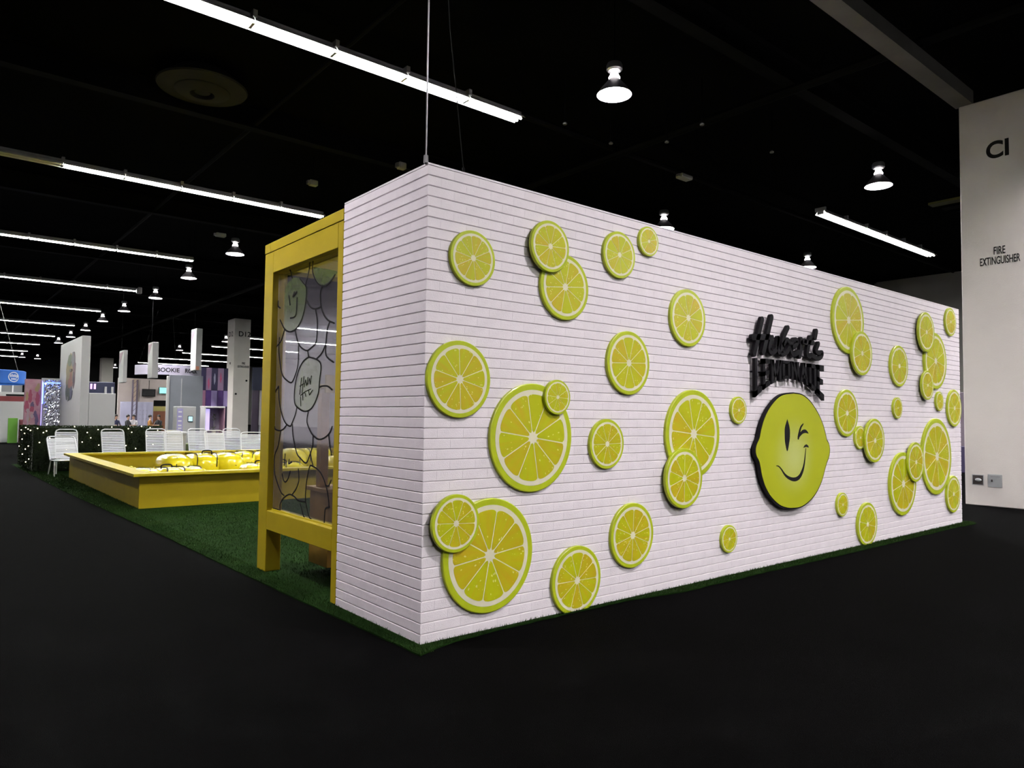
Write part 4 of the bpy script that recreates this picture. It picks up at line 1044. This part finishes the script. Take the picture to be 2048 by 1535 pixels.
fo = thing('foil_booth', 'booth wall of crumpled silver foil lit blue, left of the picture panel', 'display booth', (1.3, 26.3, 0)); FOO = (1.3, 26.3, 0)
part(MB().cbox(0.805, 1.375, 26.0, 26.05, 0, 2.60, 0.005), 'booth_wall', M_PALE, fo, FOO)
nx, nz = 14, 60
vs_ = []; fs_ = []
for j in range(nz + 1):
    for i in range(nx + 1):
        vs_.append((0.90 + 0.47 * i / nx, 25.97 - random.uniform(0, 0.045), 0.02 + 2.52 * j / nz))
for j in range(nz):
    for i in range(nx): fs_.append((j * (nx + 1) + i, j * (nx + 1) + i + 1, (j + 1) * (nx + 1) + i + 1, (j + 1) * (nx + 1) + i))
b = MB(); b.add(vs_, fs_); part(b, 'foil_sheet', mat('crumpled foil', (0.75, 0.75, 0.85), 0.18, metal=0.9, bump=0.5, bscale=14), fo, FOO)
M_LEDB = mat('blue led strip', (0.1, 0.2, 1), 0.4, emit=(0.16, 0.25, 1.0), strength=0.6)
M_LEDV = mat('violet led strip', (0.4, 0.3, 1), 0.4, emit=(0.40, 0.33, 1.0), strength=0.22)
part(MB().box(0.83, 0.865, 25.93, 25.96, 1.7, 2.45), 'led_strip', M_LEDB, fo, FOO)
part(MB().box(0.815, 0.835, 25.93, 25.96, 0.9, 2.5), 'led_strip', M_LEDV, fo, FOO)
part(MB().box(0.92, 1.36, 25.90, 25.93, 2.42, 2.45), 'led_strip', M_LEDB, fo, FOO)
# hanging banners
def banner(x0, x1, y0, y1, z0, z1, lab, tip=None):
    cx, cyy = (x0 + x1) / 2, (y0 + y1) / 2
    t = thing('hanging_banner', lab, 'banner', (cx, cyy, z0), 0, 'tall white hanging banners')
    o_ = (cx, cyy, z0)
    part(MB().cbox(x0, x1, y0, y1, z0, z1, 0.008), 'banner_panel', M_PALE, t, o_)
    b = MB(); b.prism_xz([(y0 + .1, z1 - .05), (y1 - .05, z1 - .1), (y1 - .1, z1 - .6)], x0 - 0.004, x0)
    b.v = [(d_, a_, c_) for a_, d_, c_ in b.v]; b.f = [tuple(reversed(f)) for f in b.f]
    part(b, 'printed_wedge', cm('mauve print', (0.30, 0.18, 0.22)), t, o_)
    if tip: part(MB().box(x0 + .02, x1 - .1, y0 - .004, y0, z0 + .02, z0 + .18), 'coral_mark', cm('coral print', (0.75, 0.30, 0.18)), t, o_)
    part(MB().tube([(cx, y1 - .06, z1), (cx, y1 - .06, ZC)], 0.004, 4), 'hanger', M_STEEL, t, o_)
banner(4.13, 4.27, 30.0, 30.9, 2.70, 4.07, 'narrowest hanging banner, left one right of the distant grey column')
banner(5.24, 5.48, 30.0, 30.8, 2.94, 4.50, 'middle white hanging banner at the left end of the round hanging sign')
banner(7.02, 7.28, 30.0, 30.8, 3.36, 5.25, 'tallest white hanging banner at the right end of the round hanging sign', True)
rs = thing('ring_sign', 'pale lilac curved hanging sign with dark capitals between two banners', 'sign', (6.7, 33.4, 3.2)); 
b = MB(); R_ = 1.5; NN = 40
for k in range(NN):
    t0, t1 = -PI * .95 + PI * .9 * k / NN, -PI * .95 + PI * .9 * (k + 1) / NN
    pr = lambda t, r, z: (r * math.cos(t), r * math.sin(t), z)
    b.add([pr(t0, R_, 0), pr(t1, R_, 0), pr(t1, R_, .45), pr(t0, R_, .45), pr(t0, R_ - .04, 0), pr(t1, R_ - .04, 0), pr(t1, R_ - .04, .45), pr(t0, R_ - .04, .45)],
          [(0, 1, 2, 3), (5, 4, 7, 6), (3, 2, 6, 7), (1, 0, 4, 5)])
b.build('curved_band', cm('pale lilac vinyl', (0.50, 0.47, 0.58)), rs)
def ring_text(txt, t_c, size):
    me = text_mesh(txt, size, 0.002, 1.0, 0, 0.006)
    for v in me.vertices:
        a = t_c + v.co.x / R_; z = v.co.y + 0.13
        rr = R_ + 0.006 + v.co.z
        v.co = Vector((rr * math.cos(a), rr * math.sin(a), z))
    me.materials.clear(); me.materials.append(M_PRINT); link('lettering', me, rs)
ring_text('BOOKIE', -PI / 2 - 0.22, 0.27); ring_text('ROCK', -PI / 2 + 0.52, 0.27)
for t in (-PI * .9, -PI / 2, -PI * .1):
    MB().tube([(R_ * math.cos(t) * .98, R_ * math.sin(t) * .98, .45), (0, 0, ZC - 3.2)], 0.004, 4).build('hanger', M_STEEL, rs)
# grey booth
gb = thing('grey_booth', 'plain blue grey booth wall under the curved hanging sign', 'display booth', (6.9, 32.2, 0)); GBO = (6.9, 32.2, 0)
M_GREYB = cm('blue grey wall', (0.22, 0.24, 0.27))
for (xa, xb) in ((6.22, 6.72), (6.73, 7.66)): part(MB().cbox(xa, xb, 31.0, 31.12, 0, 3.16, 0.006), 'wall_panel', M_GREYB, gb, GBO)
part(MB().cbox(7.54, 7.66, 31.13, 33.8, 0, 3.16, 0.006), 'wall_panel', M_GREYB, gb, GBO)
part(MB().cbox(6.12, 6.21, 30.96, 31.16, 0, 3.1, 0.006), 'corner_post', M_PALE, gb, GBO)
part(MB().box(6.712, 6.742, 30.985, 31.0, 0, 3.0), 'seam_cover', M_PALE, gb, GBO)
# checker wall
cw = thing('checker_wall', 'tall wall of navy and mauve banner panels left of the lettered column', 'display wall', (9.06, 34.1, 0)); CWO = (9.06, 34.1, 0)
part(MB().box(8.40, 9.76, 34.02, 34.12, 0, 3.76), 'wall_back', M_STEEL, cw, CWO)
xs_ = [8.41, 8.67, 8.94, 9.24, 9.54, 9.75]; zs_ = [0.0, 0.83, 1.79, 2.60, 3.75]
NAVY, MAUVE, PURP, LIL, PINK = (0.03, 0.022, 0.08), (0.34, 0.22, 0.36), (0.09, 0.03, 0.20), (0.38, 0.28, 0.60), (0.45, 0.20, 0.33)
grid = [[NAVY, LIL, PURP, LIL, NAVY], [PINK, PURP, LIL, PURP, LIL], [PINK, PURP, LIL, PURP, LIL], [NAVY, MAUVE, NAVY, MAUVE, NAVY]]
grid[1] = [NAVY, LIL, PINK, LIL, NAVY]
for r_ in range(4):
    for c_ in range(5):
        part(MB().cbox(xs_[c_] + .005, xs_[c_ + 1] - .005, 33.99, 34.02, zs_[r_] + .005, zs_[r_ + 1] - .005, 0.003), 'panel', cm('panel %d%d' % (r_, c_), grid[r_][c_]), cw, CWO)
for (xq, zq, cc) in ((8.80, 2.95, (0.55, 0.10, 0.22)), (9.39, 3.25, (0.55, 0.10, 0.22)), (9.09, 3.2, (0.45, 0.45, 0.60))):
    b = MB(); b.prism_xz(ragged(xq, zq, 0.09, 0.42, int(xq * 100)), 33.985, 33.99); part(b, 'printed_figure', cm('figure %d' % int(xq * 100), cc), cw, CWO)
# kiosk with screen
ki = thing('screen_kiosk', 'white upright kiosk with small screen and lilac side strip behind the chairs', 'kiosk', (5.08, 24.2, 0)); KIO = (5.08, 24.2, 0)
part(MB().cbox(4.75, 5.41, 24.0, 24.5, 0, 1.67, 0.012), 'kiosk_body', M_PALE, ki, KIO)
part(MB().box(4.76, 4.96, 23.992, 24.0, 0.75, 1.60), 'lilac_strip', cm('lilac print', (0.38, 0.35, 0.62)), ki, KIO)
for zq in (1.45, 1.28, 1.12, 0.96, 0.85): part(MB().box(4.80, 4.92, 23.988, 23.992, zq, zq + 0.05), 'strip_mark', M_WHITE, ki, KIO)
part(MB().cbox(5.13, 5.30, 23.97, 24.0, 1.11, 1.33, 0.006), 'screen_frame', M_STEEL, ki, KIO)
part(MB().box(5.145, 5.285, 23.966, 23.97, 1.135, 1.31), 'screen', mat('lit kiosk screen', (0.3, 0.5, 0.6), 0.3, emit=(0.45, 0.75, 0.9), strength=0.18), ki, KIO)
part(MB().box(5.15, 5.20, 23.963, 23.966, 1.15, 1.22), 'screen_icon', M_WHITE, ki, KIO)
# plant display
pd = thing('plant_display', 'white open display case with violet light and a small plant', 'display case', (6.08, 24.3, 0)); PDO = (6.08, 24.3, 0)
part(MB().cbox(5.72, 6.46, 24.0, 24.6, 0, 0.66, 0.01), 'plinth', M_PALE, pd, PDO)
part(MB().cbox(5.72, 6.46, 24.0, 24.6, 1.64, 1.70, 0.006), 'case_top', M_WHITE, pd, PDO)
part(MB().cbox(5.72, 6.46, 24.56, 24.6, 0.662, 1.638, 0.004), 'case_back', cm('mauve back panel', (0.30, 0.24, 0.32)), pd, PDO)
part(MB().cbox(5.72, 5.76, 24.0, 24.55, 0.662, 1.638, 0.004), 'case_side', M_WHITE, pd, PDO)
part(MB().cbox(6.42, 6.46, 24.0, 24.55, 0.662, 1.638, 0.004), 'case_side', cm('pink side panel', (0.45, 0.25, 0.33)), pd, PDO)
part(MB().box(5.77, 5.96, 24.2, 24.23, 0.80, 1.60), 'light_panel', mat('violet light panel', (0.5, 0.4, 1), 0.4, emit=(0.50, 0.42, 0.95), strength=0.16), pd, PDO)
pl = thing('display_plant', 'small grey green potted plant inside the white display case', 'plant', (6.14, 24.25, 0.662))
MB().lathe([(0.001, 0), (0.06, 0), (0.08, 0.12), (0.07, 0.12), (0.001, 0.10)], 14).build('pot', M_BEIGE, pl, True)
MB().tube([(0, 0, 0.1), (0.01, 0, 0.4), (-0.02, 0, 0.75)], 0.012, 6).build('stem', cm('grey stem', (0.2, 0.2, 0.17)), pl)
b = MB(); rnd = random.Random(8)
for i in range(90):
    t = rnd.uniform(0, 2 * PI); h_ = rnd.choice([rnd.uniform(.1, .25), rnd.uniform(.5, .8)]); r_ = rnd.uniform(.02, .15)
    p = Vector((r_ * math.cos(t), r_ * math.sin(t) * .7, h_)); q = Vector((math.cos(t), math.sin(t), rnd.uniform(-.3, .8))) * 0.06; sd = Vector((-math.sin(t), math.cos(t), 0)) * 0.02
    b.add([p - q * .3, p + sd, p + q, p - sd], [(0, 1, 2, 3)])
tag(b.build('foliage', cm('dull plant leaf', (0.13, 0.16, 0.06)), pl), kind='stuff')
# low green planter, dark pole and tall banner right of the column
o = MB().cbox(2.95, 3.75, 18.0, 18.5, 0.011, 0.56, 0.02).build('planter_box', cm('olive green board', (0.12, 0.16, 0.05))); tag(o, 'low olive green planter box behind the pool chairs', 'planter')
nb = thing('navy_banner', 'dark navy banner wall just left of the yellow timber post', 'banner', (12.2, 36.0, 0)); NBO = (12.2, 36.0, 0)
part(MB().cbox(11.72, 12.7, 36.0, 36.08, 2.75, 4.02, 0.006), 'upper_panel', cm('navy fabric', (0.012, 0.016, 0.06)), nb, NBO)
part(MB().cbox(11.74, 12.12, 36.0, 36.08, 0.35, 2.745, 0.006), 'lower_panel', cm('dark plum fabric', (0.09, 0.06, 0.11)), nb, NBO)
part(MB().box(11.80, 12.6, 36.02, 36.06, 0, 0.348), 'base', M_STEEL, nb, NBO)
for xq in (12.14, 12.20): part(MB().tube([(xq, 35.9, 0), (xq, 35.9, 2.74)], 0.02, 6), 'pole', M_WHITE, nb, NBO)
# far pale wall with televisions and posters
ew = thing('exhibit_wall', 'pale distant exhibit wall with televisions beyond the hedge', 'display wall', (9.0, 50.1, 0)); EWO = (9.0, 50.1, 0)
part(MB().cbox(7.75, 12.5, 50.0, 50.2, 0, 3.75, 0.01), 'wall_board', cm('warm pale wall', (0.46, 0.40, 0.37)), ew, EWO)
part(MB().box(8.62, 8.95, 49.9, 50.0, 2.2, 3.7), 'pilaster', cm('tan wall', (0.42, 0.32, 0.24)), ew, EWO)
part(MB().cbox(7.76, 9.75, 49.2, 49.25, 0, 2.15, 0.01), 'poster_wall', cm('lilac poster wall', (0.50, 0.50, 0.66)), ew, EWO)
for i in range(14):
    part(MB().box(8.75 + (i % 5) * .19, 8.81 + (i % 5) * .19, 49.195, 49.2, 1.0 + (i // 5) * .28, 1.04 + (i // 5) * .28), 'poster_mark', M_FIXD, ew, EWO)
part(MB().cbox(9.78, 10.95, 49.2, 49.25, 1.88, 2.28, 0.01), 'dark_header', M_STEEL, ew, EWO)
part(MB().cbox(9.78, 10.95, 49.2, 49.25, 1.55, 1.875, 0.01), 'olive_panel', cm('olive panel', (0.34, 0.30, 0.08)), ew, EWO)
part(MB().cbox(9.78, 10.95, 49.2, 49.25, 0, 1.545, 0.01), 'rust_panel', cm('rust panel', (0.20, 0.07, 0.03)), ew, EWO)
tv = thing('television', 'dark switched off television on the pale exhibit wall', 'television', (9.62, 49.93, 2.8))
MB().cbox(-0.42, 0.42, -0.03, 0.03, -0.25, 0.25, 0.01).build('frame', M_STEEL, tv); MB().box(-0.39, 0.39, -0.034, -0.03, -0.22, 0.22).build('screen', M_SCREENOFF, tv)
MB().tube([(0, 0, 0.25), (0, 0, 0.85)], 0.02, 5).build('ceiling_mount', M_STEEL, tv); MB().box(-.1, .1, 0.03, 0.07, -.1, .1).build('bracket', M_STEEL, tv)
tv = thing('television', 'television showing a bright green and blue picture left of the grey booth', 'television', (10.52, 49.93, 2.98))
MB().cbox(-0.26, 0.26, -0.03, 0.07, -0.22, 0.22, 0.01).build('frame', M_STEEL, tv)
MB().box(-0.24, 0.24, -0.034, -0.03, -0.20, 0.20).build('screen', mat('lit television picture', (0.1, 0.6, 0.5), 0.3, color2=(0.2, 0.5, 0.9), scale=6, emit=(0.25, 0.85, 0.75), strength=0.22), tv)
M_TRUSS = mat('dark plum steel', (0.06, 0.045, 0.075), 0.5, var=0.1)
ts = thing('truss_tower', 'dark metal truss tower before the lilac poster wall', 'truss', (8.48, 48.6, 0))
for (dx, dy) in ((-.13, -.13), (.13, -.13), (.13, .13), (-.13, .13)): MB().tube([(dx, dy, 0), (dx, dy, 3.6)], 0.025, 6).build('chord', M_TRUSS, ts)
for k in range(12):
    MB().tube([(-.13, -.13, k * .3), (.13, -.13, k * .3 + .3)], 0.012, 5).build('diagonal', M_TRUSS, ts)
o = MB().cbox(10.15, 10.75, 47.0, 47.2, 0, 1.50, 0.05).build('red_panel', cm('muted red fabric', (0.42, 0.05, 0.06))); tag(o, 'muted red upright panel before the exhibit wall', 'panel')
fb = thing('dark_stand', 'dark blue stand with purple lights behind the low white partition', 'stall', (3.6, 40.0, 0)); FBO = (3.6, 40, 0)
part(MB().cbox(3.0, 5.7, 40.0, 40.2, 0, 3.05, 0.02), 'back_wall', cm('ink blue wall', (0.015, 0.02, 0.06)), fb, FBO)
for i in range(3):
    part(MB().box(4.35 + i * .17, 4.44 + i * .17, 39.96, 40.0, 2.66, 2.94), 'violet_sign', mat('pink violet neon', (0.8, 0.4, 1), 0.4, emit=(0.75, 0.35, 0.9), strength=0.2), fb, FBO)
part(MB().box(3.1, 3.7, 39.96, 40.0, 2.80, 2.86), 'light_bar', mat('cool light bar', (0.8, 0.9, 1), 0.4, emit=(0.5, 0.75, 1.0), strength=0.25), fb, FBO)
part(MB().cbox(5.18, 5.26, 39.7, 39.95, 0, 2.8, 0.01), 'post', M_PALE, fb, FBO); part(MB().cbox(5.50, 5.58, 39.7, 39.95, 0, 2.8, 0.01), 'post', M_PALE, fb, FBO)
# stall glimpsed past the far end of the brick wall
gs = thing('draped_stall', 'dark violet draped stall glimpsed between the brick wall end and the column', 'stall', (20.5, 5.0, 0)); GSO = (20.5, 5.0, 0)
part(MB().cbox(20.4, 20.6, 3.6, 7.5, 0, 0.75, 0.02), 'skirt', cm('dark violet drape', (0.05, 0.035, 0.11)), gs, GSO)
part(MB().cbox(20.9, 21.0, 3.4, 7.8, 0, 2.3, 0.01), 'back_drape', cm('mauve drape', (0.24, 0.19, 0.24)), gs, GSO)

# ------------------------------------------------------------------ people seated far off behind the hedge
def person(loc, rz, shirt, trousers, hairc, lab, arm=0.0, standing=False):
    t = thing('person', lab, 'person', loc, rz)
    hz = 0.46
    J = {'pel': (0, 0, hz + .04), 'bel': (0, .01, hz + .20), 'che': (0, .0, hz + .40), 'nek': (0, -.02, hz + .53), 'hd0': (0, -.03, hz + .61), 'hd1': (0, -.04, hz + .72), 'hd2': (0, -.035, hz + .80)}
    R = {'pel': .13, 'bel': .115, 'che': .135, 'nek': .052, 'hd0': .07, 'hd1': .088, 'hd2': .06}
    E_ = [('pel', 'bel'), ('bel', 'che'), ('che', 'nek'), ('nek', 'hd0'), ('hd0', 'hd1'), ('hd1', 'hd2')]
    for s, k in ((-1, 'l'), (1, 'r')):
        J[k + 'sh'] = (s * .18, 0, hz + .45); R[k + 'sh'] = .055
        J[k + 'el'] = (s * .23, -.06 - .05 * arm, hz + .20); R[k + 'el'] = .042
        J[k + 'wr'] = (s * .15, -.28, hz + .16 + .10 * arm); R[k + 'wr'] = .03
        J[k + 'ha'] = (s * .12, -.37, hz + .16 + .10 * arm); R[k + 'ha'] = .035
        J[k + 'hp'] = (s * .09, -.02, hz + .01); R[k + 'hp'] = .085
        J[k + 'kn'] = (s * .11, -.42, hz + .03); R[k + 'kn'] = .06
        J[k + 'an'] = (s * .11, -.40, .08); R[k + 'an'] = .042
        J[k + 'to'] = (s * .12, -.55, .04); R[k + 'to'] = .035
        E_ += [('che', k + 'sh'), (k + 'sh', k + 'el'), (k + 'el', k + 'wr'), (k + 'wr', k + 'ha'), ('pel', k + 'hp'), (k + 'hp', k + 'kn'), (k + 'kn', k + 'an'), (k + 'an', k + 'to')]
    keys = list(J)
    me = bpy.data.meshes.new('body'); me.from_pydata([J[k] for k in keys], [(keys.index(a), keys.index(b_)) for a, b_ in E_], [])
    o = link('body', me)
    sk = o.modifiers.new('skin', 'SKIN'); sk.use_smooth_shade = True
    for i, k in enumerate(keys):
        sv = me.skin_vertices[0].data[i]; sv.radius = (R[k], R[k]); sv.use_root = (k == 'pel')
    ss = o.modifiers.new('sub', 'SUBSURF'); ss.levels = 1; ss.render_levels = 1
    bpy.context.view_layer.update()
    dg = bpy.context.evaluated_depsgraph_get()
    m2 = bpy.data.meshes.new_from_object(o.evaluated_get(dg))
    bpy.data.objects.remove(o)
    m2.materials.clear()
    for q in (mat('skin tone', (0.45, 0.27, 0.19), 0.6, var=0.05), shirt, trousers): m2.materials.append(q)
    for p in m2.polygons:
        cz = p.center
        if cz.z > hz + .53: p.material_index = 0
        elif cz.z < .10: p.material_index = 2
        elif cz.y < -.24 and cz.z > hz + .10: p.material_index = 0
        elif cz.z > hz + .08: p.material_index = 1
        else: p.material_index = 2
    link('body', m2, t)
    b = MB(); b.ball((0, -.015, hz + .76), 0.098, 0.105, 0.10, 12, 8)
    b.v = [(x, y + (0.02 if z < hz + .74 else 0), z) for x, y, z in b.v]
    b.build('hair', hairc, t, True)
    for s in (-1, 1):
        MB().ball((s * .033, -.122, hz + .715), 0.011, 0.008, 0.008, 6, 4).build('eye', M_PRINT, t)
    MB().ball((0, -.13, hz + .69), 0.012, 0.018, 0.018, 6, 4).build('nose', m2.materials[0], t)
    return t
def stool(loc, lab):
    s_ = thing('stool', lab, 'stool', loc)
    MB().lathe([(0.001, .39), (.17, .39), (.18, .37), (.17, .345), (.001, .345)], 16).build('seat', M_STEEL, s_, True)
    for k in range(4):
        a = PI / 4 + k * PI / 2
        MB().tube([(.12 * math.cos(a), .12 * math.sin(a), .35), (.17 * math.cos(a), .17 * math.sin(a), 0)], .012, 6).build('leg', M_STEEL, s_)
SH = {n_: cm('shirt ' + n_, c_) for n_, c_ in (('black', (0.02, 0.02, 0.025)), ('white', (0.55, 0.53, 0.55)), ('orange', (0.55, 0.25, 0.06)), ('navy', (0.03, 0.035, 0.09)))}
HAIR = cm('dark hair', (0.02, 0.015, 0.012))
for (x, y, rz, sh, lab) in ((6.55, 44.0, 0.3, 'navy', 'person in navy seated at the left of the distant group behind the hedge'),
    (7.10, 43.6, 0.9, 'black', 'person in black seated, hunched left of the truss tower'),
    (7.55, 44.2, -0.5, 'white', 'person in a pale top seated before the truss tower'),
    (8.35, 43.8, 1.0, 'orange', 'person in orange seated right of the truss tower'),
    (8.95, 44.2, -0.8, 'black', 'person in black seated before the red panel')):
    person((x, y, 0), rz, SH[sh], SH['black' if sh != 'black' else 'navy'], HAIR, lab, 0.5)
    stool((x + 0.02 * math.sin(rz), y, 0), 'dark round stool under the ' + lab.split(' seated')[0] + (' on the left' if x == 7.10 else (' by the red panel' if x == 8.95 else '')))
